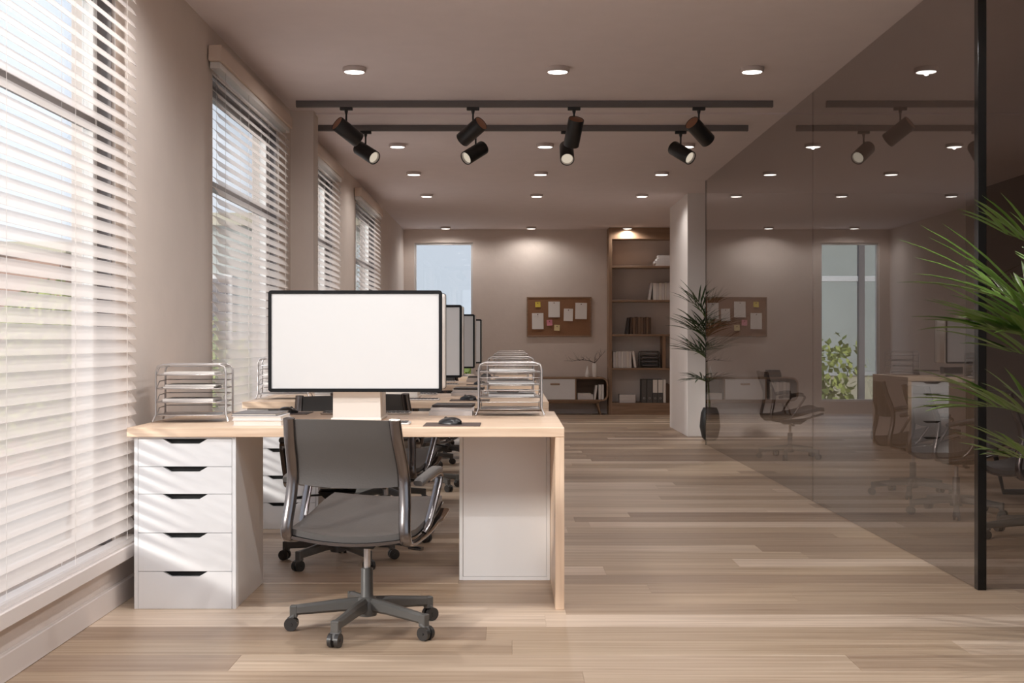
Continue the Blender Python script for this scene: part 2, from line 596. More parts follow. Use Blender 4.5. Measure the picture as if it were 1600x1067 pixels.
# ------------------------------------------------------------------ windows and blinds
def make_window(n, a, b_):
    w = sroot('window_%d' % n, ['tall window behind the nearest slatted blind', 'tall window behind the second slatted blind',
              'tall window past the pilaster', 'tall window farthest along the left wall', 'added unseen window beside the viewpoint'][n - 1])
    x0, x1 = -1.76, -1.71
    f = MB()
    f.box(x0, x1, a, a + 0.05, ZS, ZT, 0.004).box(x0, x1, b_ - 0.05, b_, ZS, ZT, 0.004)
    f.box(x0, x1, a + 0.05, b_ - 0.05, ZS, ZS + 0.06, 0.004)
    f.build('window_frame', 'frame_white', w)
    f = MB()
    f.box(x0, x1, a + 0.05, b_ - 0.05, ZT - 0.075, ZT, 0.004)
    f.build('head_frame', 'frame_grey', w)
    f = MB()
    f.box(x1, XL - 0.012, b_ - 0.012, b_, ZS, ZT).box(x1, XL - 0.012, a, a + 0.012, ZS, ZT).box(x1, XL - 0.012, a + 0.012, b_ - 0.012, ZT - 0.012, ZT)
    f.build('jamb_shade_lining', 'frame_grey', w, 0)  # dark lining added; its colour stands in for shade on the jambs
    MB().box(x0 - 0.005, x1 + 0.005, a + 0.05, b_ - 0.05, 1.965, 2.005, 0.004).build('mullion', 'frame_grey', w)
    MB().box(-1.738, -1.732, a + 0.05, b_ - 0.05, ZS + 0.06, 1.965).build('pane', 'pane', w, 0)
    MB().box(-1.738, -1.732, a + 0.05, b_ - 0.05, 2.005, ZT - 0.075).build('pane', 'pane', w, 0)
    s = MB()
    s.box(XO - 0.03, XL, a, b_, ZS - 0.056, ZS)
    s.box(XL, -1.575, a - 0.12, b_ + 0.12, ZS - 0.056, ZS, 0.004)
    s.build('window_sill', 'trim', w, 0)
    return w
for i, (a, b_) in enumerate(OPEN):
    make_window(i + 1, a, b_)

SL, SP, SW, ST = 2.12, 0.0523, 0.066, R(50)
def slat_mesh():
    mb_ = MB()
    rings = []
    n = 6
    for yy_ in (-SL / 2, SL / 2):
        top, bot = [], []
        for k in range(n + 1):
            s = (k / n - 0.5) * SW
            arch = 0.006 * (1 - (2 * s / SW) ** 2)
            # outer edge (-x) higher than the room edge
            u = Vector((-math.cos(ST), 0, math.sin(ST)))
            nrm = Vector((math.sin(ST), 0, math.cos(ST)))
            c = u * s + nrm * arch
            top.append((c.x + nrm.x * 0.0012, yy_, c.z + nrm.z * 0.0012))
            bot.append((c.x - nrm.x * 0.0012, yy_, c.z - nrm.z * 0.0012))
        rings.append(top + bot[::-1])
    mb_.loft(rings)
    return mb_
BX = -1.603
def make_blind():
    t = thing('slatted_blind', 'blind', 'blind')
    MB().box(BX - 0.03, BX + 0.042, -SL / 2 - 0.03, SL / 2 + 0.03, 2.60, 2.685, 0.004).build('valance', 'valance', t)
    MB().box(BX - 0.028, BX + 0.028, -SL / 2, SL / 2, 2.565, 2.60, 0.003).build('headrail', 'frame_white', t)
    z = 2.535
    first = None
    while z > ZS + 0.06:
        if first is None:
            first = slat_mesh().build('slat', 'slat', t, 60)
            o = first
        else:
            o = first.copy()
            COL.objects.link(o)
        o.location = (BX, 0, z)
        z -= SP
    MB().box(BX - 0.026, BX + 0.026, -SL / 2, SL / 2, ZS + 0.006, ZS + 0.030, 0.005).build('bottom_rail', 'slat', t)
    for k in (-0.92, -0.31, 0.31, 0.92):
        c = MB()
        for dx in (-0.024, 0.026):
            c.cyl((BX + dx, k, ZS + 0.03), (BX + dx, k, 2.57), 0.0011, seg=5)
        c.build('ladder_cord', 'slat', t)
    return t
bl = make_blind()
BL = ['cream slatted blind over the nearest window, cut by the picture edge', 'cream slatted blind over the window just before the pilaster',
      'cream slatted blind just past the pilaster', 'cream slatted blind farthest down the left wall', 'cream slatted blind over the added unseen window']
for i, (a, b_) in enumerate(OPEN):
    place(bl, i > 0, (0, (a + b_) / 2, 0), 0, BL[i], 'slatted blinds along the window wall')

# back window
w = sroot('window_6', 'tall frameless window at the left of the back wall')
f = MB()
f.box(WX0, WX0 + 0.03, YB + 0.05, YB + 0.12, WZ0, WZ1).box(WX1 - 0.03, WX1, YB + 0.05, YB + 0.12, WZ0, WZ1)
f.box(WX0 + 0.03, WX1 - 0.03, YB + 0.05, YB + 0.12, WZ0, WZ0 + 0.03).box(WX0 + 0.03, WX1 - 0.03, YB + 0.05, YB + 0.12, WZ1 - 0.03, WZ1)
f.build('window_frame', 'frame_white', w, 0)
MB().box(WX0 + 0.03, WX1 - 0.03, YB + 0.08, YB + 0.088, WZ0 + 0.03, WZ1 - 0.03).build('pane', 'pane', w, 0)

# glazed front added behind the viewpoint, unseen, to let daylight in
w = sroot('window_7', 'wide glazed front added unseen behind the viewpoint')
f = MB()
for xx in (FX0, FX0 + 1.1, FX0 + 2.24, FX1 - 0.06):
    f.box(xx, xx + 0.06, YF - 0.14, YF - 0.07, 0.1, 2.7)
f.build('window_frame', 'frame_grey', w, 0)
MB().box(FX0 + 0.06, FX1 - 0.06, YF - 0.108, YF - 0.100, 0.1, 2.7).build('pane', 'pane', w, 0)

# smoked glass partition
gp = sroot('wall_glass', 'dark smoked glass partition with glossy black corner post')
for a, b_ in ((5.545, 8.555), (8.56, 13.25)):
    MB().box(GX - 0.006, GX + 0.006, a, b_, 0.004, ZC - 0.014).build('pane', 'smoked', gp, 0)
MB().box(GX + 0.028, XR, 5.514, 5.526, 0.004, ZC - 0.004).build('pane', 'smoked', gp, 0)
MB().box(GX - 0.010, GX + 0.028, 5.50, 5.545, 0, ZC, 0.002).build('corner_post', 'post', gp)
MB().box(GX - 0.008, GX + 0.008, 13.25, 13.262, 0, ZC - 0.012).build('end_strip', 'post', gp)

# ------------------------------------------------------------------ ceiling lights
def make_downlight():
    t = thing('downlight', 'x', 'ceiling light')
    MB().lathe([(0.072, 0), (0.075, -0.006), (0.072, -0.026), (0.067, -0.030), (0.062, -0.028), (0.060, -0.010), (0.060, 0)], 32, cap=False).build('ring', 'lamp_ring', t)
    MB().lathe([(0.0615, -0.0255), (0.060, -0.029), (0.02, -0.0295)], 32).build('lamp_disc', 'lamp', t)
    ld = bpy.data.lights.new('downlight_lamp', 'SPOT')
    ld.energy = LAMP_W
    ld.color = LAMP_COL
    ld.spot_size = R(165)
    ld.spot_blend = 0.5
    ld.shadow_soft_size = 0.015
    lo = bpy.data.objects.new('lamp_light', ld)
    COL.objects.link(lo)
    lo.parent = t
    lo.location = (0, 0, -0.033)
    return t
dl = make_downlight()
k = 0
ROWS = [(7.85, 'nearest row'), (10.8, 'second row'), (12.6, 'third row'), (14.5, 'fourth row'), (18.62, 'row by the back wall')]
for yy_, nm in ROWS:
    for j, xx in enumerate((-0.985, 0.285, 1.5 if yy_ < 18 else 1.71)):
        zz = ZC if yy_ < 9.4 else ZC - 0.012
        place(dl, k > 0, (xx, yy_, zz), 0, 'round white downlight, %s in the %s of ceiling lights' % (['left one', 'middle one', 'right one'][j], nm), 'round downlights in the ceiling')
        k += 1
added_front_ld = bpy.data.lights['downlight_lamp'].copy()
added_front_ld.energy = LAMP_W_ADDED
added_front_ld.color = (1.0, 0.98, 0.97)
for yy_, nm in ((1.9, 'above the viewpoint'), (3.4, 'just before the viewpoint'), (4.9, 'above the nearest desk')):   # added lamps, out of the frame, to brighten the front of the room
    for j, xx in enumerate((-0.985, 0.285, 1.5)):
        fd = place(dl, True, (xx, yy_, ZC), 0, 'added unseen downlight, %s in the row %s' % (['left one', 'middle one', 'right one'][j], nm), 'round downlights in the ceiling')
        for c in fd.children:
            if c.type == 'LIGHT':
                c.data = added_front_ld

added_room_ld = added_front_ld.copy()
added_room_ld.energy = 26.0
for j, (xx, yy_) in enumerate(((3.45, 7.2), (4.5, 7.4), (4.5, 9.9))):  # lamps added out of view to light the chairs behind the glass
    fd = place(dl, True, (xx, yy_, ZC), 0, 'added unseen downlight inside the glazed room, %s of three' % ['by the glass', 'front right', 'deepest'][j], 'added downlights in the glazed room')
    for c in fd.children:
        if c.type == 'LIGHT':
            c.data = added_room_ld

# tracks and spots
for i, (yy_, lab) in enumerate(((8.93, 'long grey ceiling track, the nearer of two'), (9.87, 'long grey ceiling track, the farther of two'))):
    zc = ZC if i == 0 else ZC - 0.012
    tr = thing('ceiling_track', lab, 'track', (0.16, yy_, zc), 0, 'ceiling tracks for the spotlights')
    MB().box(-1.69, 1.69, -0.018, 0.018, -0.046, 0, 0.003).build('rail', 'track', tr)
    for s in (-1, 1):
        MB().box(s * 1.69 - 0.004, s * 1.69 + 0.004, -0.019, 0.019, -0.047, 0, 0.002).build('end_cap', 'track', tr)
def make_spot(loc, aim, label, grp):
    t = thing('track_spotlight', label, 'spotlight', loc, 0, grp)
    MB().box(-0.045, 0.045, -0.016, 0.016, -0.022, 0, 0.003).build('adapter', 'spot', t)
    MB().lathe([(0.013, -0.022), (0.012, -0.032), (0.007, -0.05), (0.0065, -0.155)], 12).build('stem', 'spot', t)
    a = Vector(aim).normalized()
    q = a.to_track_quat('Z', 'Y').to_matrix().to_4x4()
    piv = Matrix.Translation((0, 0, -0.165)) @ q
    def add(prof, nm, m_, seg=28, cap=True):
        mm = MB().lathe(prof, seg, cap=cap)
        mm.xform(piv)
        return mm.build(nm, m_, t, 40)
    add([(0.05, -0.085), (0.0545, -0.088), (0.056, -0.084), (0.056, 0.112), (0.053, 0.116), (0.049, 0.112), (0.045, 0.09), (0.045, -0.080)], 'head', 'spot', cap=False)
    add([(0.0505, -0.078), (0.0505, -0.0855), (0.03, -0.0865)], 'rear_cap', 'copper')
    add([(0.0445, 0.085), (0.043, 0.095), (0.02, 0.098)], 'lens', 'lens')
    add([(0.046, 0.092), (0.049, 0.110), (0.046, 0.109), (0.042, 0.097)], 'lens_ring', 'steel', cap=False)
    return t
ztr = ZC - 0.046
A1 = [(-1.178, (0.70, 0.5, -0.52)), (-0.277, (-0.70, 0.5, -0.52)), (0.441, (-0.16, 0.52, -0.84)), (1.328, (0.66, 0.5, -0.56))]
A2 = [(-1.15, (0.68, -0.55, -0.48)), (-0.285, (-0.66, -0.55, -0.5)), (0.43, (0, -0.78, -0.62)), (1.325, (0.6, -0.62, -0.5))]
POS = ['leftmost', 'second from the left', 'third from the left', 'rightmost']
for i, (xx, aim) in enumerate(A1):
    make_spot((xx, 8.93, ztr), aim, 'black cylinder spotlight with copper rear cap, %s on the nearer track' % POS[i], 'spotlights with copper caps turned to the viewer')
for i, (xx, aim) in enumerate(A2):
    make_spot((xx, 9.87, ztr - 0.012), aim, 'black cylinder spotlight with lit lens showing, %s on the farther track' % POS[i], 'spotlights with lenses turned to the viewer')

# ------------------------------------------------------------------ desks
DX0, DX1, DZ = -1.564, 0.213, 0.74
DY = [5.10, 7.28, 9.95, 12.30]
DN = ['nearest desk', 'second desk', 'third desk', 'farthest desk']
DD = 1.2
CX = -0.675
for i, y0 in enumerate(DY):
    t = thing('desk', ['pale maple desk nearest the viewer with a full end panel', 'pale maple desk second from the front',
              'pale maple desk third from the front', 'pale maple desk farthest from the viewer'][i], 'desk', (CX, y0 + DD / 2, 0), 0, 'maple desks in a row')
    MB().box(DX0 - CX, DX1 - CX, -DD / 2, DD / 2, DZ - 0.038, DZ, 0.002).build('tabletop', 'desk', t)
    MB().box(DX1 - CX - 0.037, DX1 - CX, -DD / 2 + 0.002, DD / 2 - 0.002, 0, DZ - 0.0385, 0.002).build('end_panel', 'deskv', t)

def make_unit():
    W_, D_, H_ = 0.415, 0.56, 0.70
    t = thing('drawer_unit', 'x', 'drawers')
    bd = MB()
    bd.box(-W_ / 2, -W_ / 2 + 0.016, -D_ / 2, D_ / 2, 0, H_, 0.001)
    bd.box(W_ / 2 - 0.016, W_ / 2, -D_ / 2, D_ / 2, 0, H_, 0.001)
    bd.box(-W_ / 2 + 0.016, W_ / 2 - 0.016, -D_ / 2 + 0.02, D_ / 2, 0.0, 0.016)
    bd.box(-W_ / 2 + 0.016, W_ / 2 - 0.016, -D_ / 2 + 0.001, D_ / 2, H_ - 0.006, H_)
    bd.build('body', 'white', t)
    MB().box(-W_ / 2 + 0.017, W_ / 2 - 0.017, D_ / 2 - 0.012, D_ / 2 - 0.002, 0.017, H_ - 0.007, 0.001).build('back_panel', 'white', t)
    tops = [0.694, 0.580, 0.468, 0.310, 0.153, 0.0]
    hw = W_ / 2 - 0.0175
    for a, b_ in zip(tops, tops[1:]):
        z1, z0 = a - 0.001, b_ + 0.001
        poly = [(-hw, z0), (hw, z0), (hw, z1), (0.091, z1), (0.057, z1 - 0.020), (-0.057, z1 - 0.020), (-0.091, z1), (-hw, z1)]
        d = MB().prism(poly, -D_ / 2, -D_ / 2 + 0.018).build('drawer', 'white', t, 0)
        MB().box(-0.11, 0.11, -D_ / 2 + 0.0185, -D_ / 2 + 0.028, z1 - 0.03, z1, 0).build('grip_shade', 'recess_shade', d, 0)  # black plate stands in for the shade inside the grip notch
    return t
un = make_unit()
k = 0
for i, y0 in enumerate(DY):
    lx, rx = -1.3325, -0.033
    if i < 2:
        spots = [(lx, y0 + 0.30, 0, 'white five-drawer unit under the left end of the %s, drawers facing the viewer' % DN[i]),
                 (rx, y0 + 0.92, PI, 'white drawer unit with its blank back showing under the right of the %s' % DN[i])]
    else:
        spots = [(lx, y0 + 0.92, PI, 'white drawer unit under the left end of the %s' % DN[i]),
                 (rx, y0 + 0.30, 0, 'white five-drawer unit under the right end of the %s' % DN[i])]
    for x_, y_, rz, lab in spots:
        place(un, k > 0, (x_, y_, 0), rz, lab, 'white drawer units under the desks')
        k += 1

# monitors: two per desk, back to back
def make_monitor():
    t = thing('monitor', 'x', 'monitor')
    w_, z0, z1 = 0.383, 0.128, 0.575
    f = MB()
    f.box(-w_, w_, -0.012, 0.012, z0, z0 + 0.014, 0).box(-w_, w_, -0.012, 0.012, z1 - 0.014, z1, 0)
    f.box(-w_, -w_ + 0.014, -0.012, 0.012, z0 + 0.014, z1 - 0.014).box(w_ - 0.014, w_, -0.012, 0.012, z0 + 0.014, z1 - 0.014)
    ff = MB()
    r, n = 0.014, 5
    def rr(hx, a, b_, rad):
        pts = []
        for cx_, cz_, s in ((hx - rad, b_ - rad, 0), (-hx + rad, b_ - rad, 1), (-hx + rad, a + rad, 2), (hx - rad, a + rad, 3)):
            for q in range(n + 1):
                an = (s + q / n) * PI / 2
                pts.append((cx_ + rad * math.cos(an), cz_ + rad * math.sin(an)))
        return pts
    f.b.free()
    o_, i_ = rr(w_, z0, z1, r), rr(w_ - 0.015, z0 + 0.015, z1 - 0.015, 0.002)
    rings = [[(x_, -0.004, z_) for x_, z_ in o_], [(x_, -0.010, z_) for x_, z_ in o_], [(x_ * 0.997, -0.013, z_) for x_, z_ in o_],
             [(x_, -0.013, z_) for x_, z_ in i_], [(x_, -0.009, z_) for x_, z_ in i_]]
    ff.loft(rings, cap=False)
    ff.build('bezel', 'bezel', t, 40)
    MB().box(-w_ + 0.0145, w_ - 0.0145, -0.0095, -0.0042, z0 + 0.0145, z1 - 0.0145).build('screen', 'screen', t, 0)
    c = MB()
    c.loft([[(x_ * 0.996, -0.0038, z_) for x_, z_ in rr(w_, z0 + 0.002, z1 - 0.002, 0.013)], [(x_ * 0.99, 0.055, z_) for x_, z_ in rr(w_, z0 + 0.004, z1 - 0.004, 0.012)],
            [(x_ * 0.93, 0.072, z_) for x_, z_ in rr(w_, z0 + 0.03, z1 - 0.03, 0.012)]])
    c.build('rear_casing', 'casing', t, 40)
    s = MB()
    s.loft([[(-0.106, 0.045, 0.012), (0.106, 0.045, 0.012), (0.106, 0.158, 0.012), (-0.106, 0.158, 0.012)],
            [(-0.104, 0.040, 0.2), (0.104, 0.040, 0.2), (0.104, 0.10, 0.2), (-0.104, 0.10, 0.2)]])
    s.build('stand', 'casing', t, 0)
    MB().box(-0.112, 0.112, 0.02, 0.161, 0, 0.0125, 0.003).build('foot', 'casing', t)
    return t
mo = make_monitor()
k = 0
for i, y0 in enumerate(DY):
    place(mo, k > 0, (-0.69, y0 + 0.437, DZ), 0, 'wide monitor with blank white screen facing the viewer on the %s' % DN[i], 'monitors facing the viewer')
    k += 1
    place(mo, True, (-0.69, y0 + 0.763, DZ), PI, 'monitor turned away, backing onto another on the %s' % DN[i], 'monitors facing away')

# keyboards
def make_keyboard():
    t = thing('keyboard', 'x', 'keyboard')
    b_ = MB().box(-0.215, 0.215, -0.065, 0.065, 0, 0.009, 0.004)
    b_.build('case', 'alu', t)
    ks = MB()
    for r_ in range(5):
        xk = -0.208
        while xk < 0.2:
            wk = 0.0165 if not (r_ == 0 and -0.08 < xk < 0.04) else 0.0165
            ks.box(xk, xk + wk, -0.058 + r_ * 0.0235, -0.058 + r_ * 0.0235 + 0.019, 0.0088, 0.0125, 0)
            xk += 0.0208
    tag(ks.build('keys', 'key', t, 0), kind='stuff')
    return t
kb = make_keyboard()
def make_mouse():
    t = thing('computer_mouse', 'x', 'mouse')
    m_ = MB()
    rings = []
    n, sg = 9, 14
    for q in range(n + 1):
        v = q / n
        yq = -0.055 + 0.11 * v
        wq = 0.032 * math.sqrt(max(0.02, 1 - (2 * v - 1) ** 4)) * (0.9 + 0.1 * math.sin(v * PI))
        hq = 0.029 * math.sqrt(max(0.02, math.sin(PI * (0.06 + 0.9 * v)))) * (1.08 - 0.25 * v)
        rings.append([(wq * math.cos(a), yq, 0.002 + (max(0, math.sin(a)) * hq if math.sin(a) > 0 else 0.0)) for a in [2 * PI * s / sg + 0.001 for s in range(sg)]])
    m_.loft(rings)
    m_.build('shell', 'black', t, 50)
    MB().tube([(0, 0.020 + 0.006 * math.cos(a), 0.0245 + 0.005 * math.sin(a)) for a in [2 * PI * s / 10 for s in range(10)]], 0.0025, 6, True).build('scroll_wheel', 'wheel', t)
    return t
ms = make_mouse()
pad_used = False
k = 0
for i, y0 in enumerate(DY):
    yc = y0 + DD / 2
    for s in (1, -1):
        side = 'near' if s == 1 else 'far'
        def wl(dx, dy):
            return (CX + s * dx, yc + s * dy)
        rz = 0 if s == 1 else PI
        px, py = wl(0.425, -0.42)
        p = MB().box(-0.118, 0.118, -0.105, 0.105, 0, 0.003, 0.0012).build('mouse_pad', 'pad')
        p.location = (px, py, DZ)
        tag(p, 'flat brown mouse pad on the %s side of the %s' % (side, DN[i]), 'mouse pad', 'brown mouse pads')
        place(ms, k > 0, (px - s * 0.01, py, DZ + 0.003), rz + R(62), 'black computer mouse on its pad, %s side of the %s' % (side, DN[i]), 'black mice on the desks')
        kx, ky = wl(0.03, -0.385)
        place(kb, k > 0, (kx, ky, DZ), rz, 'slim keyboard with dark keys on the %s side of the %s' % (side, DN[i]), 'keyboards on the desks')
        k += 1

# wire letter racks
def make_rack(dark=False):
    ms_ = 'steel' if not dark else 'chrome'
    t = thing('letter_rack', 'x', 'letter rack')
    hw, hd, H_ = 0.149, 0.10, 0.25
    for nm, yy_ in (('front_hoop', -hd), ('rear_hoop', hd)):
        sg = -1 if yy_ < 0 else 1
        pts = [(-hw - 0.012, yy_ + sg * 0.01, 0.004), (-hw - 0.008, yy_ + sg * 0.006, 0.015), (-hw, yy_, 0.035), (-hw, yy_, H_ - 0.03), (-hw + 0.008, yy_, H_ - 0.009), (-hw + 0.03, yy_, H_),
               (hw - 0.03, yy_, H_), (hw - 0.008, yy_, H_ - 0.009), (hw, yy_, H_ - 0.03), (hw, yy_, 0.035), (hw + 0.008, yy_ + sg * 0.006, 0.015), (hw + 0.012, yy_ + sg * 0.01, 0.004)]
        MB().tube(pts, 0.0045, 8).build(nm, ms_, t, 60)
    c = MB()
    for s in (-1, 1):
        c.cyl((s * (hw - 0.03), -hd, H_), (s * (hw - 0.03), hd, H_), 0.0035, seg=6)
    c.build('top_rod', ms_, t, 60)
    proto_tray = None
    for z in (0.032, 0.088, 0.147, 0.206):
        if proto_tray is None:
            m_ = MB()
            x0, y0_, y1_ = hw - 0.008, -hd - 0.03, hd + 0.01
            low = [(-x0, y0_ + 0.02, 0), (-x0 + 0.02, y0_, 0), (x0 - 0.02, y0_, 0), (x0, y0_ + 0.02, 0), (x0, y1_, 0), (-x0, y1_, 0)]
            m_.tube(low, 0.0028, 6, True)
            up = [(-x0 + 0.002, y0_ + 0.01, 0.004), (-x0 + 0.001, -hd + 0.03, 0.030), (-x0, y1_ - 0.01, 0.033), (-x0 + 0.015, y1_, 0.033), (x0 - 0.015, y1_, 0.033), (x0, y1_ - 0.01, 0.033), (x0 - 0.001, -hd + 0.03, 0.030), (x0 - 0.002, y0_ + 0.01, 0.004)]
            m_.tube(up, 0.0022, 6)
            for q in range(8):
                xq = -x0 + 0.03 + q * (2 * x0 - 0.06) / 7
                m_.cyl((xq, y0_, 0), (xq, y1_, 0), 0.0014, seg=5)
            m_.box(-x0 + 0.003, x0 - 0.003, y0_ + 0.02, y1_ - 0.003, -0.0008, 0.0008)
            proto_tray = m_.build('tray', ms_, t, 60)
            o = proto_tray
        else:
            o = proto_tray.copy()
            COL.objects.link(o)
        o.location = (0, 0, z)
    return t
rk = make_rack()
k = 0
TR = [0.032, 0.088, 0.147, 0.206]
TN = ['bottom', 'lower middle', 'upper middle', 'top']
for i, y0 in enumerate(DY):
    yc = y0 + DD / 2
    for s in (1, -1):
        x_ = -1.395 if s == 1 else -0.009
        y_ = y0 + 0.43 if s == 1 else y0 + 0.90
        rz = R(4) if s == 1 else PI
        where = 'left end' if s == 1 else 'right end'
        place(rk, k > 0, (x_, y_, DZ), rz, 'silver wire four-tier letter rack at the %s of the %s' % (where, DN[i]), 'wire letter racks on the desks')
        k += 1
        for q in (1, 2, 3):
            h = (0.004, 0.012, 0.014, 0.008)[q]
            p = MB()
            nsh = 2 if q == 2 else 1
            for e in range(nsh):
                p.box(-0.115 + e * 0.008, 0.10 + e * 0.008, -0.115, 0.085, 0.0 + e * h / nsh, h * (e + 1) / nsh - 0.001 * (e == 0) * (nsh - 1), 0)
            o = p.build('paper_stack', 'paper', None, 0)
            o.location = (x_, y_, DZ + TR[q] + 0.0029)
            o.rotation_euler = (0, 0, rz + R(1.5 * (q - 2)))
            tag(o, 'white paper in the %s tray of the %s rack on the %s' % (TN[q], where.replace(' ', '-'), DN[i]), 'paper', 'paper stacks in the letter racks')

# book stacks on the desks
def make_book(w_, d_, h_, cov, page='page'):
    t = thing('book', 'x', 'book')
    c = MB()
    c.box(-w_ / 2, w_ / 2, -d_ / 2, d_ / 2, 0, 0.0025, 0.0006).box(-w_ / 2, w_ / 2, -d_ / 2, d_ / 2, h_ - 0.0025, h_, 0.0006)
    c.box(-w_ / 2, w_ / 2, d_ / 2 - 0.003, d_ / 2, 0.0025, h_ - 0.0025)
    c.build('cover', cov, t, 0)
    MB().box(-w_ / 2 + 0.004, w_ / 2 - 0.004, -d_ / 2 + 0.004, d_ / 2 - 0.003, 0.0025, h_ - 0.0025).build('pages', page, t, 0)
    return t
for i, y0 in enumerate(DY):
    yc = y0 + DD / 2
    for s in (1, -1):
        bx, by = CX + s * (-0.385), yc + s * (-0.35)
        z = DZ
        rz = 0 if s == 1 else PI
        where = 'near left' if s == 1 else 'far right'
        for q, (w_, d_, h_, cov, nm, tilt, dx, dy) in enumerate(((0.205, 0.25, 0.022, 'cover_light', 'thick pale book at the bottom', 0, 0, 0),
                                              (0.205, 0.235, 0.017, 'cover_light', 'pale book in the middle', 1.5, -0.006, 0.0),
                                              (0.19, 0.23, 0.011, 'cover_grey' if s == 1 else 'cover_dark', 'thin dark notebook on top', -2.5, -0.012, 0.006))):
            t = make_book(w_, d_, h_, cov)
            t.location = (bx + s * dx, by + s * dy, z)
            t.rotation_euler = (0, 0, rz + R(tilt))
            tag(t, '%s, stack on the %s of the %s' % (nm, where, DN[i]), 'book', 'books stacked on the desks')
            z += h_

# ------------------------------------------------------------------ office chairs (front = +y)
def make_chair():
    t = thing('office_chair', 'x', 'chair')
    # five-star base
    angs = [51 + 72 * q for q in range(5)]
    lg0 = ca0 = None
    for q, a in enumerate(angs):
        if lg0 is None:
            m_ = MB()
            m_.sweep([(0.025, 0, 0.098), (0.10, 0, 0.094), (0.255, 0, 0.078), (0.272, 0, 0.076)], [0.036, 0.034, 0.03, 0.03], [0.052, 0.046, 0.038, 0.038], (0, 1, 0))
            m_.box(0.262, 0.29, -0.016, 0.016, 0.048, 0.094, 0.003)
            lg0 = m_.build('leg', 'base_grey', t)
            lo_ = lg0
            c = MB()
            c.sweep([(0.272, 0, 0.056), (0.280, 0, 0.052), (0.292, 0, 0.040), (0.296, 0, 0.026)], 0.040, 0.014, (0, 1, 0))
            ca0 = c.build('caster', 'base_grey', t)
            c2 = MB()
            for s in (-1, 1):
                c2.cyl((0.285, s * 0.006, 0.0255), (0.285, s * 0.021, 0.0255), 0.0255, seg=18)
            c2.cyl((0.285, -0.024, 0.0255), (0.285, 0.024, 0.0255), 0.006, seg=8)
            wh = c2.build('wheel', 'wheel', ca0)
            co_ = ca0
        else:
            lo_ = lg0.copy(); COL.objects.link(lo_)
            co_ = copy_tree(ca0)
        lo_.rotation_euler = (0, 0, R(a))
        co_.rotation_euler = (0, 0, R(a))
    MB().lathe([(0.02, 0.052), (0.036, 0.056), (0.040, 0.075), (0.040, 0.108), (0.034, 0.122), (0.026, 0.128)], 24).build('hub', 'base_grey', t)
    MB().lathe([(0.026, 0.126), (0.0235, 0.132), (0.0225, 0.232), (0.020, 0.236)], 20).build('column', 'base_grey', t)
    MB().cyl((0, 0, 0.234), (0, 0, 0.325), 0.0125, seg=16).build('piston', 'steel', t)
    me_ = MB()
    me_.loft([[(-0.05, -0.07, 0.318), (0.05, -0.07, 0.318), (0.05, 0.09, 0.318), (-0.05, 0.09, 0.318)],
              [(-0.09, -0.11, 0.352), (0.09, -0.11, 0.352), (0.09, 0.14, 0.362), (-0.09, 0.14, 0.362)]])
    me_.build('mechanism', 'black', t, 0)
    lv = MB()
    lv.tube([(0.05, 0.0, 0.335), (0.13, -0.01, 0.33), (0.19, -0.015, 0.322)], 0.005, 8)
    lv.sweep([(0.175, -0.015, 0.322), (0.225, -0.02, 0.318)], 0.03, 0.012, (0, 1, 0))
    lv.build('lever', 'black', t)
    # side frames: back post curving into the seat rail
    prof = smooth_path([(0, -0.262, 0.812), (0, -0.242, 0.735), (0, -0.208, 0.645), (0, -0.196, 0.585), (0, -0.205, 0.50), (0, -0.222, 0.43),
                        (0, -0.220, 0.385), (0, -0.188, 0.362), (0, -0.10, 0.358), (0, 0.05, 0.372), (0, 0.17, 0.402), (0, 0.255, 0.428)], 5)
    n = len(prof)
    for s in (-1, 1):
        pts = []
        for q, p in enumerate(prof):
            xo = 0.202 + 0.026 * min(1, max(0, (0.80 - p.z) / 0.40))
            pts.append((s * xo, p.y, p.z))
        wd = [0.042 if p.z > 0.40 else max(0.026, 0.042 - 0.1 * max(0, p.y + 0.22)) for p in prof]
        MB().sweep(pts, wd, [0.026 if q < 34 else 0.016 for q in range(n)], (1, 0, 0)).build('side_frame', 'chrome', t, 50)
    # back panel follows the posts
    def yback(z):
        for p, q in zip(prof, prof[1:]):
            if q.z <= z <= p.z:
                return p.y + (q.y - p.y) * (p.z - z) / max(1e-6, p.z - q.z)
        return prof[0].y
    rows, nx = [], 10
    for z in [0.808 - 0.024 * q for q in range(11)]:
        rows.append(z)
    def shell(front):
        g = []
        for z in rows:
            r_ = []
            for c in range(nx + 1):
                u = c / nx * 2 - 1
                r_.append(Vector((u * (0.184 + 0.03 * (0.80 - z)), yback(min(z, 0.81)) - 0.022 * (1 - u * u) + (0.013 if front else 0), z - 0.012 * (1 - u * u) * (1 if z < 0.6 else 0) + 0.003 * (1 - u * u))))
            g.append(r_)
        return g
    def slab(name, ga, gb, m_):
        mm = MB()
        va = [[mm.b.verts.new(p) for p in r_] for r_ in ga]
        vb = [[mm.b.verts.new(p) for p in r_] for r_ in gb]
        ny_, nx_ = len(va), len(va[0])
        for j in range(ny_ - 1):
            for c in range(nx_ - 1):
                mm.b.faces.new((va[j][c], va[j][c + 1], va[j + 1][c + 1], va[j + 1][c]))
                mm.b.faces.new((vb[j][c], vb[j + 1][c], vb[j + 1][c + 1], vb[j][c + 1]))
        bd = [(0, c) for c in range(nx_)] + [(j, nx_ - 1) for j in range(1, ny_)] + [(ny_ - 1, c) for c in range(nx_ - 2, -1, -1)] + [(j, 0) for j in range(ny_ - 2, 0, -1)]
        for (j0, c0), (j1, c1) in zip(bd, bd[1:] + bd[:1]):
            mm.b.faces.new((va[j0][c0], vb[j0][c0], vb[j1][c1], va[j1][c1]))
        return mm.build(name, m_, t, 45)
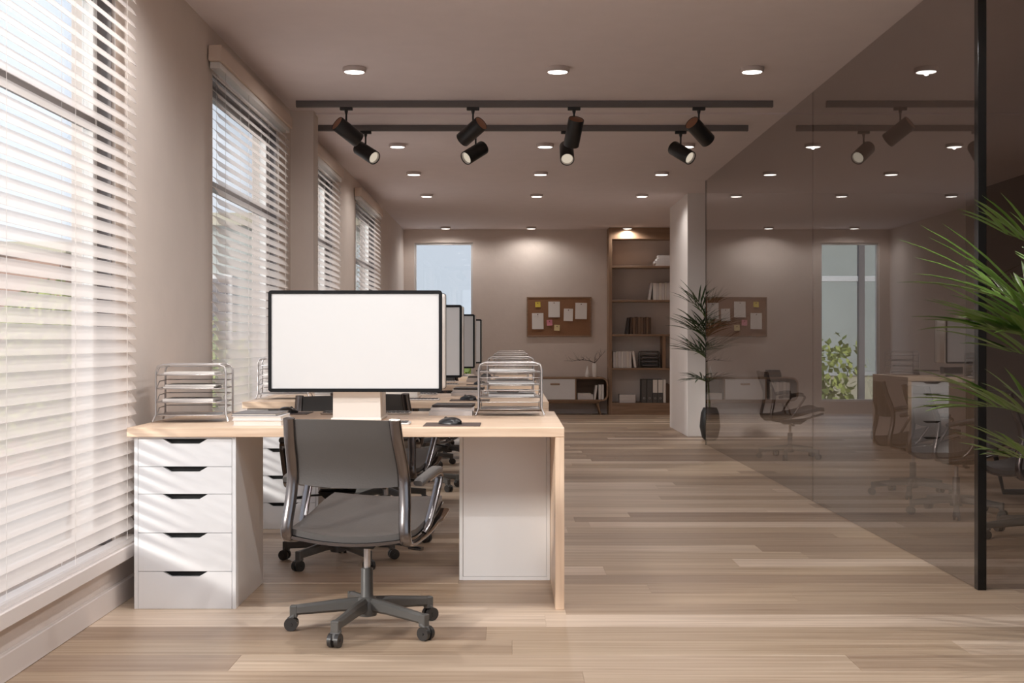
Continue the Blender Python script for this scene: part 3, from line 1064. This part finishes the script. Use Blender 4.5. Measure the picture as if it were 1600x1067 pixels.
    slab('backrest', shell(False), shell(True), 'leather')
    slab('back_liner', [[p + Vector((0, 0.0135, 0)) for p in r_] for r_ in shell(False)], [[p + Vector((0, 0.019, 0)) for p in r_] for r_ in shell(False)], 'liner')
    # seat: dished pad that follows the rails
    def seatz(yv):
        return 0.373 + 0.09 * max(0, (yv + 0.14) / 0.40) ** 1.25
    def seat(dz, half, y0_, y1_):
        g = []
        for j in range(13):
            v = y0_ + (y1_ - y0_) * j / 12
            r_ = []
            for c in range(nx + 1):
                u = c / nx * 2 - 1
                zz = seatz(v) - 0.022 * (1 - u * u) * (1 - max(0, v) / 0.4) - (0.02 * max(0, (v - 0.22) / 0.05) ** 2) + dz
                ww = half * (1 - 0.10 * max(0, (v - 0.1) / 0.17) ** 2 - 0.08 * max(0, (-0.1 - v) / 0.13) ** 2)
                r_.append(Vector((u * ww, v - 0.012 * (1 - u * u) * (1 if v < -0.15 else 0), zz)))
            g.append(r_)
        return g
    slab('seat', seat(0.034, 0.236, -0.21, 0.268), seat(0.012, 0.236, -0.21, 0.268), 'leather')
    slab('seat_shell', seat(0.011, 0.243, -0.222, 0.272), seat(0.0, 0.239, -0.222, 0.27), 'chrome')
    # arms
    for s in (-1, 1):
        st = smooth_path([(s * 0.238, -0.05, 0.385), (s * 0.25, -0.02, 0.42), (s * 0.258, 0.03, 0.50), (s * 0.262, 0.075, 0.572), (s * 0.262, 0.062, 0.592), (s * 0.262, 0.02, 0.594), (s * 0.26, -0.08, 0.580)], 5)
        arm = MB().sweep(st, 0.032, 0.014, (1, 0, 0)).build('arm', 'chrome', t, 50)
        pd = smooth_path([(s * 0.255, -0.16, 0.578), (s * 0.26, -0.08, 0.594), (s * 0.262, 0.02, 0.609), (s * 0.262, 0.062, 0.606)], 4)
        MB().sweep(pd, [0.034] + [0.042] * (len(pd) - 2) + [0.034], [0.018] + [0.026] * (len(pd) - 2) + [0.018], (1, 0, 0)).build('arm_pad', 'leather', arm, 50)
    return t
ch = make_chair()
CH = [((-0.548, 4.75), -14, 'grey office chair nearest the viewer, seen from behind at the nearest desk'),
      ((-0.86, 6.20), 186, 'dark office chair facing the viewer behind the nearest desk'),
      ((-0.70, 6.98), -14, 'dark office chair with its back to the viewer before the second desk'),
      ((-0.86, 8.42), 184, 'dark office chair facing the viewer behind the second desk'),
      ((-0.66, 9.30), -24, 'dark office chair with its back to the viewer before the third desk'),
      ((-0.80, 11.08), 184, 'dark office chair facing the viewer behind the third desk'),
      ((-0.60, 11.78), -24, 'dark office chair with its back to the viewer before the farthest desk'),
      ((-0.80, 13.45), 182, 'dark office chair facing the viewer behind the farthest desk'),
      ((2.90, 6.95), -84, 'office chair behind the front glass pane, right of the black post'),
      ((2.80, 7.92), -88, 'office chair behind the smoked glass, just left of the black post'),
      ((2.84, 8.90), -92, 'office chair behind the smoked glass, second left of the black post'),
      ((2.60, 11.75), -90, 'faint office chair deep behind the smoked glass')]
for i, ((x_, y_), rz, lab) in enumerate(CH):
    place(ch, i > 0, (x_, y_, 0), R(rz), lab, 'office chairs at the desks' if i < 8 else 'office chairs in the glazed room')

# meeting table
t = thing('meeting_table', 'long dark table behind the smoked glass', 'table', (4.1, 7.75, 0))
MB().box(-0.68, 0.68, -1.35, 1.35, 0.70, 0.74, 0.004).build('tabletop', 'table_dark', t)
for yy_ in (-1.2, 1.2):
    MB().tube([(-0.55, yy_, 0.70), (-0.66, yy_, 0.30), (-0.60, yy_, 0.02), (0.60, yy_, 0.02), (0.66, yy_, 0.30), (0.55, yy_, 0.70)], 0.02, 8).build('leg', 'black', t)

# ------------------------------------------------------------------ bookcase
BX0, BX1, BY0 = 1.44, 2.62, 18.70
t = thing('bookcase', 'tall brown oak bookcase against the back wall beside the pillar', 'bookcase', (BX0, BY0, 0))
H_ = ZC - 0.014
D_ = YB - BY0
MB().box(0, 0.05, 0, D_, 0, H_, 0.002).build('side_panel', 'oakv', t)
MB().box(BX1 - BX0 - 0.05, BX1 - BX0, 0, D_, 0, H_, 0.002).build('side_panel', 'oakv', t)
MB().box(0.05, BX1 - BX0 - 0.05, D_ - 0.02, D_, 0.18, H_ - 0.17).build('back_panel', 'wall', t, 0)
MB().box(0.05, BX1 - BX0 - 0.05, 0.004, D_, H_ - 0.17, H_, 0.002).build('top_box', 'oak', t)
MB().box(0.05, BX1 - BX0 - 0.05, 0.004, D_, 0, 0.175, 0.002).build('plinth', 'oak', t)
def zat(py, Y): return CAM_H + (533.5 - py) * Y / 1963
def xat(px, Y): return (px - 800) * Y / 1963
SHZ = [zat(py, BY0) for py in (415.2, 468.5, 522, 575)]
for z in SHZ:
    MB().box(0.05, BX1 - BX0 - 0.05, 0.006, D_ - 0.02, z - 0.03, z, 0.002).build('shelf', 'oak', t)
MB().box(xat(1035.5, BY0) - BX0, xat(1040.5, BY0) - BX0, 0.03, D_ - 0.02, SHZ[3], SHZ[2] - 0.03, 0.001).build('divider', 'oakv', t)

def upright(x, z, y, w_, h_, d_, m_, lab, grp, lean=0, cat='book', name='book'):
    o = MB()
    o.box(0, w_, 0.0, d_, 0, h_, min(0.003, w_ * 0.15))
    ob = o.build(name, m_, None, 30)
    ob.location = (x, y, z)
    ob.rotation_euler = (0, lean, 0)
    return tag(ob, lab, cat, grp)
def upright_row(x, z, y, specs, what, where, grp):
    for q, (w_, h_, m_, lean) in enumerate(specs):
        if lean > 0:
            upright(x, z + 0.0005, y, w_, h_, 0.2, m_, '%s %s, %s from the left' % (what, where, ORD[q]), grp, lean)
            x += w_ + h_ * math.sin(lean)
        elif lean < 0:
            x += 0.002
            o = upright(x + h_ * math.sin(-lean), z + w_ * math.sin(-lean), y, w_, h_, 0.2, m_, '%s %s, %s from the left' % (what, where, ORD[q]), grp, lean)
            # leans to the left on its neighbour: lower corner sits on the shelf
            o.location.x = x + h_ * math.sin(-lean)
            o.location.z = z + 0.0005
            x += w_ * math.cos(lean) + h_ * math.sin(-lean)
        else:
            upright(x, z, y, w_, h_, 0.2, m_, '%s %s, %s from the left' % (what, where, ORD[q]), grp)
            x += w_ + 0.002
yb = BY0 + 0.05
# top shelf: flat stack
z = SHZ[0]
for q, (w_, h_, dx) in enumerate(((0.34, 0.035, 0), (0.36, 0.042, -0.02), (0.31, 0.035, 0.01), (0.30, 0.045, 0.03))):
    tag(MB().box(0, w_, 0, 0.24, 0, h_, 0.003).build('book', 'cover_light', None, 30, loc=(xat(1025, yb) + dx, yb, z)),
        'pale book lying flat on the top bookcase shelf, %s from the bottom' % ORD[q], 'book', 'flat books on the top shelf')
    z += h_
lt = 'cover_light'
upright_row(xat(1012.5, yb), SHZ[1], yb, [(0.035, 0.26, lt, 0.16)] + [(w_, h_, m_, 0) for w_, h_, m_ in ((0.05, 0.255, 'paper'), (0.03, 0.25, lt), (0.045, 0.26, 'page'), (0.04, 0.25, lt), (0.03, 0.26, 'page'), (0.045, 0.255, lt), (0.04, 0.26, 'paper'))],
            'pale upright book', 'on the second shelf of the bookcase', 'pale books on the second shelf')
cb, ct, cd = 'cover_brown', 'cover_tan', 'cover_dark'
upright_row(xat(977.5, yb), SHZ[2], yb, [(0.028, 0.25, cd, 0.14), (0.03, 0.255, cb, 0.05)] + [(w_, 0.25 + 0.008 * (q_ % 2), m_, 0) for q_, (w_, m_) in enumerate(((0.04, ct), (0.035, cb), (0.045, ct), (0.03, ct), (0.04, cb), (0.04, ct), (0.03, cb)))],
            'brown upright book', 'on the third shelf of the bookcase', 'brown books on the third shelf')
upright_row(xat(957.8, yb), SHZ[3], yb, [(w_, h_, m_, 0) for w_, h_, m_ in ((0.04, 0.24, lt), (0.03, 0.25, 'page'), (0.045, 0.25, lt), (0.035, 0.245, 'paper'), (0.04, 0.25, lt), (0.04, 0.25, 'page'), (0.035, 0.245, lt))] + [(0.035, 0.25, 'paper', -0.15)],
            'pale upright book', 'on the fourth shelf of the bookcase', 'pale books on the fourth shelf')
rk2 = make_rack(True)
place(rk2, False, (xat(1014.5, yb + 0.1), yb + 0.13, SHZ[3]), 0, 'dark four-tier letter rack standing on the fourth bookcase shelf')
for q in range(3):
    tag(MB().box(-0.11, 0.11, -0.10, 0.10, 0, 0.014).build('magazine_stack', 'cover_grey', None, 0, loc=(xat(1014.5, yb + 0.1), yb + 0.12, SHZ[3] + TR[q] + 0.003)),
        'dark magazines in the %s tray of the bookcase rack' % TN[q], 'magazines', 'magazines in the bookcase rack')
z = 0.175
for q, (w_, h_) in enumerate(((0.24, 0.042), (0.235, 0.045), (0.24, 0.035))):
    tag(MB().box(0, w_, 0, 0.24, 0, h_, 0.003).build('book', 'cover_light', None, 30, loc=(xat(968, yb), yb, z)),
        'pale book lying flat on the lowest bookcase level, %s from the bottom' % ORD[q], 'book', 'flat books on the lowest level')
    z += h_
x = xat(1002.5, yb)
for q, (w_, m_, lab) in enumerate(((0.075, 'binder_grey', 'all grey'), (0.082, 'binder_grey', 'all grey'), (0.075, 'binder_grey', 'grey with white upper half'), (0.075, 'binder_grey', 'grey with white upper half'), (0.04, 'paper', 'narrow white'), (0.05, 'cover_brown', 'brown'))):
    h_ = 0.35 if q < 5 else 0.28
    t = thing('binder', '%s binder on the lowest bookcase level, %s from the left' % (lab, ORD[q]), 'binder', (x, yb, 0.175), 0, 'binders on the lowest level')
    MB().box(0, w_, 0, 0.26, 0, h_, 0.004).build('spine_box', m_, t)
    if q < 4:
        MB().tube([(w_ / 2 + 0.013 * math.cos(a), -0.001, 0.07 + 0.013 * math.sin(a)) for a in [2 * PI * s / 12 for s in range(12)]], 0.003, 5, True).build('finger_ring', 'steel', t)
    if q in (2, 3):
        MB().box(0.004, w_ - 0.004, -0.002, 0.0, 0.15, h_ - 0.006).build('label_sheet', 'paper', t, 0)
    x += w_ + 0.004

# ------------------------------------------------------------------ credenza
KX0, KX1, KY0, KY1 = -0.15, 1.425, 18.58, 19.02
KZ0, KZ1 = 0.205, 0.56
t = thing('credenza', 'low oak credenza with rounded ends and white drawer against the back wall', 'credenza', (KX0, KY0, 0))
WK, DK = KX1 - KX0, KY1 - KY0
def rrect(x0, x1, z0, z1, r, n=6):
    p = []
    for cx_, cz_, s in ((x1 - r, z1 - r, 0), (x0 + r, z1 - r, 1), (x0 + r, z0 + r, 2), (x1 - r, z0 + r, 3)):
        for q in range(n + 1):
            a = (s + q / n) * PI / 2
            p.append((cx_ + r * math.cos(a), cz_ + r * math.sin(a)))
    return p
o_ = rrect(0, WK, KZ0, KZ1, 0.10)
i_ = rrect(0.024, WK - 0.024, KZ0 + 0.024, KZ1 - 0.024, 0.078)
mm = MB()
mm.loft([[(x_, DK, z_) for x_, z_ in i_], [(x_, 0, z_) for x_, z_ in i_], [(x_, 0, z_) for x_, z_ in o_], [(x_, DK, z_) for x_, z_ in o_], [(x_, DK, z_) for x_, z_ in i_]], cap=False)
mm.build('shell', 'oak', t, 40)
MB().prism(rrect(0.022, WK - 0.022, KZ0 + 0.022, KZ1 - 0.022, 0.078), DK - 0.015, DK - 0.005).build('back_panel', 'oak', t, 0)
for xx in (0.33, 0.945):
    MB().box(xx - KX0 - 0.009, xx - KX0 + 0.009, 0.012, DK - 0.016, KZ0 + 0.024, KZ1 - 0.024).build('divider', 'oakv', t, 0)
dr = MB().box(0.342 - KX0, 0.933 - KX0, 0.004, 0.024, KZ0 + 0.027, KZ1 - 0.027, 0.002).build('drawer', 'white', t)
xm = 0.6375 - KX0
MB().box(xm - 0.07, xm + 0.07, -0.008, 0.004, 0.445, 0.472, 0.005).build('handle', 'oak', dr)
for sx, xx in ((-1, 0.16), (1, WK - 0.16)):
    for sy, yy_ in ((-1, 0.07), (1, DK - 0.07)):
        MB().cyl((xx, yy_, KZ0 - 0.03), (xx + sx * 0.055, yy_ + sy * 0.015, 0.0), 0.018, 0.011, 12).build('leg', 'oakv', t)
MB().box(0.12, WK - 0.12, 0.06, DK - 0.06, KZ0 - 0.032, KZ0 + 0.001, 0.002).build('under_rail', 'oak', t)
zn = KZ0 + 0.024
z = zn
for q, (w_, h_, m_) in enumerate(((0.235, 0.045, 'cover_light'), (0.23, 0.03, 'cover_light'), (0.20, 0.018, 'page'))):
    tag(MB().box(0, w_, 0, 0.25, 0, h_, 0.002).build('book', m_, None, 30, loc=(0.972, KY0 + 0.05, z)), 'pale book lying flat in the right niche of the credenza, %s from the bottom' % ORD[q], 'book', 'flat books in the credenza')
    z += h_
xk = 1.222
upright(1.212, zn + 0.0005, KY0 + 0.05, 0.03, 0.215, 0.2, 'paper', 'white book leaning in the right niche of the credenza', 'upright books in the right niche', 0.12)
upright(1.285, zn, KY0 + 0.05, 0.035, 0.22, 0.2, 'paper', 'white upright book in the right niche of the credenza, middle one', 'upright books in the right niche')
upright(1.325, zn + 0.002, KY0 + 0.05, 0.038, 0.22, 0.2, 'paper', 'white upright book in the right niche of the credenza, by the rounded end', 'upright books in the right niche')
x = -0.03
for q in range(6):
    w_ = (0.05, 0.045, 0.055, 0.04, 0.05, 0.045)[q]
    upright(x, zn, KY0 + 0.05, w_, 0.25 + 0.01 * (q % 2), 0.2, 'paper' if q % 2 else 'cover_light', 'white upright book in the left niche of the credenza, %s from the left' % ORD[q], 'upright books in the left niche')
    x += w_ + 0.002
z = KZ1
for q, (w_, h_, m_) in enumerate(((0.21, 0.04, 'cover_dark'), (0.20, 0.035, 'cover_brown'), (0.17, 0.03, 'cover_dark'))):
    tag(MB().box(-w_ / 2, w_ / 2, 0, 0.25, 0, h_, 0.002).build('book', m_, None, 30, loc=(0.19, KY0 + 0.08, z)), 'dark book lying on top of the credenza, %s from the bottom' % ORD[q], 'book', 'dark books on the credenza')
    z += h_
# vases
VY = 18.78
def lathe_obj(name, prof, loc, m_, label, cat):
    return tag(MB().lathe(prof, 24).build(name, m_, None, 60, loc=loc), label, cat)
lathe_obj('vase', [(0.028, 0), (0.032, 0.01), (0.036, 0.08), (0.038, 0.15), (0.034, 0.19), (0.035, 0.205), (0.030, 0.205), (0.029, 0.19), (0.031, 0.1), (0.02, 0.01)], (xat(929, VY), VY, KZ1), 'ceramic', 'tall white vase with the bare branch on the credenza', 'vase')
lathe_obj('vase', [(0.024, 0), (0.030, 0.02), (0.029, 0.05), (0.018, 0.10), (0.009, 0.14), (0.007, 0.165), (0.005, 0.165), (0.005, 0.13), (0.012, 0.1), (0.02, 0.03)], (xat(917.5, VY), VY - 0.02, KZ1), 'ceramic', 'small white teardrop vase on the credenza, left of the tall one', 'vase')
t = thing('bare_branch', 'dark bare branch spreading from the tall white vase', 'branch', (xat(929, VY), VY, KZ1 + 0.03))
rb = random.Random(3)
mm = MB()
def twig(p, d, L, r, depth):
    pts, rad = [Vector(p)], [r]
    n = 5
    d = Vector(d).normalized()
    for q in range(n):
        d = (d + Vector((rb.uniform(-.28, .28), rb.uniform(-.15, .15), rb.uniform(-.25, .28)))).normalized()
        pts.append(pts[-1] + d * L / n)
        rad.append(r * (1 - 0.75 * (q + 1) / n))
    mm.tube(pts, rad, 5)
    if depth:
        for q in range(1, n):
            for s in ((1,) if depth == 1 else (1, 0)):
                if s or rb.random() < 0.4:
                    nd = (d * 0.4 + Vector((rb.uniform(-.7, .5), rb.uniform(-.4, .4), rb.uniform(0.1, 1.0)))).normalized()
                    twig(pts[q], nd, L * rb.uniform(0.3, 0.5), rad[q] * 0.6, depth - 1)
mm.tube([(0, 0, 0), (0.005, 0, 0.1), (0, 0, 0.19)], [0.006, 0.006, 0.006], 6)
twig((0, 0, 0.18), (-0.85, 0, 0.5), 0.30, 0.0065, 2)
twig((-0.16, 0, 0.235), (-1, 0, -0.12), 0.30, 0.005, 1)
twig((0, 0, 0.18), (0.55, 0, 0.8), 0.24, 0.0055, 2)
twig((0, 0, 0.18), (-0.2, 0, 1), 0.16, 0.0045, 1)
mm.build('twigs', 'twig', t, 60)

# ------------------------------------------------------------------ cork board
CY = YB
cx0, cx1, cz0, cz1 = xat(823, CY), xat(924, CY), zat(526, CY), zat(464, CY)
t = thing('cork_board', 'framed cork board with pinned papers on the back wall', 'notice board', (cx0, CY, cz0))
WC, HC = cx1 - cx0, cz1 - cz0
MB().box(0.02, WC - 0.02, -0.018, -0.002, 0.02, HC - 0.02).build('cork_sheet', 'cork', t, 0)
for nm, a in (('frame_bar', (0, WC, 0, 0.02)), ('frame_bar', (0, WC, HC - 0.02, HC)), ('frame_bar', (0, 0.02, 0.02, HC - 0.02)), ('frame_bar', (WC - 0.02, WC, 0.02, HC - 0.02))):
    MB().box(a[0], a[1], -0.026, 0, a[2], a[3], 0.002).build(nm, 'oak', t)
def px(cx_): return 800 + cx_ / 4.85
PAPERS = [(175, 215, 153, 193, 'yellow', 'yellow sticky note at the upper left of the cork board', -2), (275, 362, 151, 271, 'paper', 'largest white sheet pinned high at the middle of the cork board', 0),
          (393, 462, 205, 299, 'paper', 'smaller white sheet pinned right of centre on the cork board', 1.5), (480, 568, 161, 284, 'paper', 'white sheet pinned at the right of the cork board', 1),
          (151, 238, 238, 360, 'paper', 'white sheet pinned at the lower left of the cork board', -0.5), (262, 304, 290, 333, 'pink', 'pink sticky note below the middle of the cork board', -3),
          (320, 363, 328, 372, 'cream', 'cream sticky note at the bottom of the cork board', 3)]
for a, b_, c, d, m_, lab, tw in PAPERS:
    x0, x1 = xat(800 + a / 4.85, CY), xat(800 + b_ / 4.85, CY)
    z1, z0 = zat(440 + c / 4.85, CY), zat(440 + d / 4.85, CY)
    w_, h_ = x1 - x0, z1 - z0
    t = thing('pinned_sheet' if m_ == 'paper' else 'sticky_note', lab, 'paper' if m_ == 'paper' else 'note', ((x0 + x1) / 2, CY - 0.018, z1), 0, 'papers pinned to the cork board')
    t.rotation_euler = (0, R(tw), 0)
    g = MB()
    rings = []
    for q in range(5):
        v = q / 4
        oy = -0.002 - 0.010 * v * v
        rings.append([(-w_ / 2, oy, -h_ * v), (w_ / 2, oy, -h_ * v), (w_ / 2, oy - 0.001, -h_ * v), (-w_ / 2, oy - 0.001, -h_ * v)])
    g.loft(rings)
    g.build('sheet', m_, t, 0)
    MB().lathe([(0.003, 0), (0.003, 0.008), (0.008, 0.010), (0.008, 0.016), (0.004, 0.018)], 10).xform(Matrix.Translation((0, -0.002, -0.022)) @ Matrix.Rotation(PI / 2, 4, 'X')).build('pin', 'pin', t)

# ------------------------------------------------------------------ palms
def frond_mesh(az, elev, length, droop, nleaf, leaf, start=0.3, seed=0, base=(0, 0, 0), wd=0.011, stalk_r=0.005):
    rr_ = random.Random(seed)
    rach = []
    p = Vector(base)
    n = 14
    e = elev
    for q in range(n + 1):
        rach.append(p.copy())
        d = Vector((math.cos(az) * math.cos(e), math.sin(az) * math.cos(e), math.sin(e)))
        p = p + d * length / n
        e -= droop / n * (0.4 + 1.2 * q / n)
    st = MB().tube(rach, [stalk_r * (1 - 0.8 * q / n) for q in range(n + 1)], 6)
    lf = MB()
    for q in range(nleaf):
        v = start + (1 - start) * q / (nleaf - 1)
        f = v * n
        i0 = min(int(f), n - 1)
        c = rach[i0].lerp(rach[i0 + 1], f - i0)
        tan = (rach[i0 + 1] - rach[i0]).normalized()
        sd = tan.cross(Vector((0, 0, 1)))
        sd = sd.normalized() if sd.length > 1e-4 else Vector((1, 0, 0))
        up = sd.cross(tan).normalized()
        ll = leaf * (0.55 + 0.75 * math.sin(PI * (0.15 + 0.75 * (v - start) / (1 - start)))) * rr_.uniform(0.85, 1.1)
        for s in (-1, 1):
            ang = R(58 - 34 * v) + rr_.uniform(-.12, .12)
            d = (tan * math.cos(ang) + sd * s * math.sin(ang) + up * rr_.uniform(0.12, 0.42)).normalized()
            pts = []
            pp = c.copy()
            m_ = 5
            for k_ in range(m_ + 1):
                pts.append(pp.copy())
                pp = pp + d * ll / m_
                d = (d + Vector((0, 0, -0.07 - 0.06 * k_ / m_))).normalized()
            wv = d.cross(up)
            wv = wv.normalized() if wv.length > 1e-4 else sd
            prev = None
            for k_, q_ in enumerate(pts):
                ww = wd * (0.45, 0.9, 1.0, 0.85, 0.55, 0.04)[k_]
                lo = lf.b.verts.new(q_ - wv * ww)
                mi = lf.b.verts.new(q_ - up * ww * 0.45)
                hi = lf.b.verts.new(q_ + wv * ww)
                if prev:
                    lf.b.faces.new((prev[0], prev[1], mi, lo))
                    lf.b.faces.new((prev[1], prev[2], hi, mi))
                prev = (lo, mi, hi)
    return st, lf
def palm(name, loc, fronds, label, leafm, pot_prof, trunk, pot_h):
    t = thing(name, label, 'plant', loc)
    MB().lathe(pot_prof, 28).build('pot', 'pot', t, 50)
    MB().lathe([(pot_prof[-1][0] * 0.98, pot_h - 0.03), (0.02, pot_h - 0.02)], 20).build('soil', 'soil', t)
    for tp in trunk:
        MB().tube(tp, [0.011 - 0.006 * q / (len(tp) - 1) for q in range(len(tp))], 8).build('stem', 'stalk', t)
    for q, f in enumerate(fronds):
        st, lf = frond_mesh(seed=q + 11, **f)
        fr = st.build('frond', 'stalk', t, 60)
        o = lf.build('leaflets', leafm, fr, 60)
    return t
# near palm: pot stands outside the frame, fronds reach in
NP = Vector((2.06, 4.42, 0))
FR = []
def fr(az, elev, length, droop, z, leaf=0.34, nleaf=16, start=0.35, x=0, y=0):
    FR.append(dict(az=R(az), elev=R(elev), length=length, droop=R(droop), nleaf=nleaf, leaf=leaf, start=start, base=(x, y, z), wd=0.0145))
fr(172, 72, 0.50, 62, 1.10, 0.27, 8)
fr(182, 52, 0.50, 62, 0.89, 0.30, 11)
fr(196, 56, 0.40, 64, 0.90, 0.27, 9)
fr(178, 50, 0.50, 62, 0.63, 0.28, 10)
fr(188, 56, 0.42, 62, 0.46, 0.22, 9)
fr(172, 66, 0.42, 66, 0.78, 0.30, 9)
fr(120, 60, 0.6, 60, 0.9, 0.40, 11)
fr(60, 60, 0.6, 60, 0.9, 0.40, 11)
fr(0, 55, 0.6, 70, 0.9, 0.40, 11)
fr(300, 60, 0.55, 60, 0.8, 0.40, 11)
palm('potted_palm', NP, FR, 'large green palm at the right edge, fronds in front of the black post', 'leaf',
     [(0.12, 0), (0.15, 0.01), (0.18, 0.30), (0.185, 0.34), (0.17, 0.34), (0.165, 0.29)], [[(0, 0, 0.31), (0.01, 0, 0.6), (0, 0, 0.9)], [(0.03, 0.02, 0.31), (0.03, 0, 0.7), (0, 0, 1.1)], [(-0.03, 0, 0.31), (-0.03, 0, 0.5), (0, 0, 0.62)]], 0.34)
FR = []
def fr2(az, elev, length, droop, z, leaf=0.26, nleaf=12):
    FR.append(dict(az=R(az), elev=R(elev), length=length, droop=R(droop), nleaf=nleaf, leaf=leaf, start=0.12, base=(-0.04 * z, 0, z), wd=0.010, stalk_r=0.006))
for z, L, el, lf_, azs in ((0.64, 0.16, 30, 0.22, (175, 230, 300, 0)), (0.90, 0.20, 42, 0.32, (170, 200, 250, 300, 350, 20)),
                            (1.12, 0.22, 50, 0.33, (165, 190, 235, 300, 340, 10)), (1.36, 0.22, 64, 0.27, (180, 215, 320, 5))):
    for a in azs:
        fr2(a + rnd.uniform(-8, 8), el + rnd.uniform(-6, 10), L * rnd.uniform(0.9, 1.15), 50, z, lf_, 6)
palm('potted_palm', (2.19, 13.90, 0), FR, 'slender dark palm in a black pot before the pale pillar', 'leaf_dark',
     [(0.06, 0), (0.09, 0.03), (0.115, 0.15), (0.10, 0.30), (0.075, 0.36), (0.065, 0.36), (0.07, 0.31)], [[(0, 0, 0.32), (-0.03, 0, 0.8), (-0.055, 0, 1.4)]], 0.36)

# ------------------------------------------------------------------ outside
GZ = -3.2
struct(MB().box(-120, 60, -40, 160, GZ - 0.3, GZ), 'ground', 'ground', label='pale paving outside the windows')
def building(name, label, x0, x1, y0, y1, z1, m_, wins, roof=True, grp=None):
    t = thing(name, label, 'building', ((x0 + x1) / 2, y0, GZ), 0, grp)
    ox = (x0 + x1) / 2
    MB().box(x0 - ox, x1 - ox, 0, y1 - y0, 0, z1 - GZ).build('wall', m_, t, 0)
    if roof:
        MB().box(x0 - ox - 0.3, x1 - ox + 0.3, -0.3, y1 - y0 + 0.3, z1 - GZ, z1 - GZ + 0.35).build('roof', 'facade_sand', t, 0)
    for (a, b_, c, d) in wins:
        wf = MB().box(a - ox, b_ - ox, -0.12, 0.0, c - GZ, d - GZ).build('window', 'frame_white', t, 0)
        MB().box(a - ox + 0.12, b_ - ox - 0.12, -0.16, -0.12, c - GZ + 0.12, d - GZ - 0.12).build('pane', 'dark_glass', wf, 0)
    return t
building('brown_building', 'orange rendered building seen through the nearest blind', -30, -14.4, 40, 52, 3.9, 'brickish',
         [(-15.9, -14.7, -0.4, 1.6), (-18, -16.6, 0.0, 1.6), (-20.5, -19.1, 0, 1.6), (-18, -16.6, -2.5, -0.8), (-20.5, -19.1, -2.5, -0.8), (-23, -21.6, 0, 1.6)])
building('grey_building', 'pale grey building right of the orange one, seen through the blinds', -13.2, -10.6, 42, 54, 3.2, 'facade_grey',
         [(-12.8, -12, 0.2, 1.4), (-11.8, -11, 0.2, 1.4), (-12.8, -12, -2.4, -1.0)])
building('pale_building', 'plain pale building filling the back window', -2.5, 9.0, 32, 44, 9.5, 'facade', [(3, 4.5, 0, 2), (6, 7.5, 0, 2)])
building('sage_building', 'pale sage building mirrored in the smoked glass', -9.6, -3.2, 36, 46, 4.4, 'facade_sage', [(-9.0, -8.0, 0.6, 3.0)])
t = thing('garden_wall', 'low sand-coloured wall in front of the sage building', 'wall', (-6.4, 33.0, GZ))
MB().box(-3.2, 3.2, -0.15, 0.15, 0, 3.4).build('masonry', 'facade_sand', t, 0)
MB().box(-3.25, 3.25, -0.2, 0.2, 3.4, 3.5).build('coping', 'facade_grey', t, 0)
t = thing('clipped_hedge', 'clipped green hedge at the foot of the sand-coloured wall', 'hedge', (-6.4, 32.2, GZ))
MB().box(-3.2, 3.2, -0.4, 0.4, 0, 1.7, 0.15).build('greenery', 'lawn', t, 0)
t = thing('street_frame', 'grey steel post with crossbar outside the back window', 'post', (-3.55, 27.5, GZ))
MB().box(-0.07, 0.07, -0.07, 0.07, 0, 6.5, 0.01).build('upright', 'frame_grey', t)
MB().box(-1.2, 1.2, -0.05, 0.05, 5.6, 5.72, 0.01).build('crossbar', 'frame_white', t)
MB().box(-0.16, 0.16, -0.16, 0.16, 0, 0.04, 0.005).build('base_plate', 'frame_grey', t)
def tree(loc, s, lab, seed):
    rr_ = random.Random(seed)
    t = thing('street_tree', lab, 'tree', loc, 0, 'trees outside the windows')
    MB().tube([(0, 0, 0), (0.1, 0, 1.5 * s), (0, 0.1, 3.2 * s)], [0.22 * s, 0.16 * s, 0.08 * s], 8).build('trunk', 'bark', t)
    lf = MB()
    cl = [(rr_.uniform(-1.3, 1.3) * s, rr_.uniform(-1.3, 1.3) * s, (3.4 + rr_.uniform(-0.9, 1.4)) * s) for _ in range(12)]
    for c in cl:
        for _ in range(260):
            d = Vector((rr_.gauss(0, 1), rr_.gauss(0, 1), rr_.gauss(0, 1))).normalized() * rr_.uniform(0.4, 0.95) * s
            p = Vector(c) + d
            a = Vector((rr_.uniform(-1, 1), rr_.uniform(-1, 1), rr_.uniform(-1, 1))).normalized() * 0.11 * s
            b2 = a.cross(d).normalized() * 0.07 * s
            lf.b.faces.new([lf.b.verts.new(p + v) for v in (a, b2, -a, -b2)])
    lf.build('crown', 'foliage', t, 0)
    return t
for q, (x_, y_, s, lab) in enumerate(((-18.5, 35.0, 0.95, 'yellow-green tree before the orange building'), (-13.6, 36.5, 1.1, 'yellow-green tree before the grey building'),
                                      (-9.4, 27.0, 1.0, 'green tree seen through the second blind'), (-6.2, 24.5, 0.9, 'green tree seen through the third blind'),
                                      (-2.3, 29.3, 0.9, 'green tree right of the street post'))):
    tree((x_, y_, GZ), s, lab, q + 5)
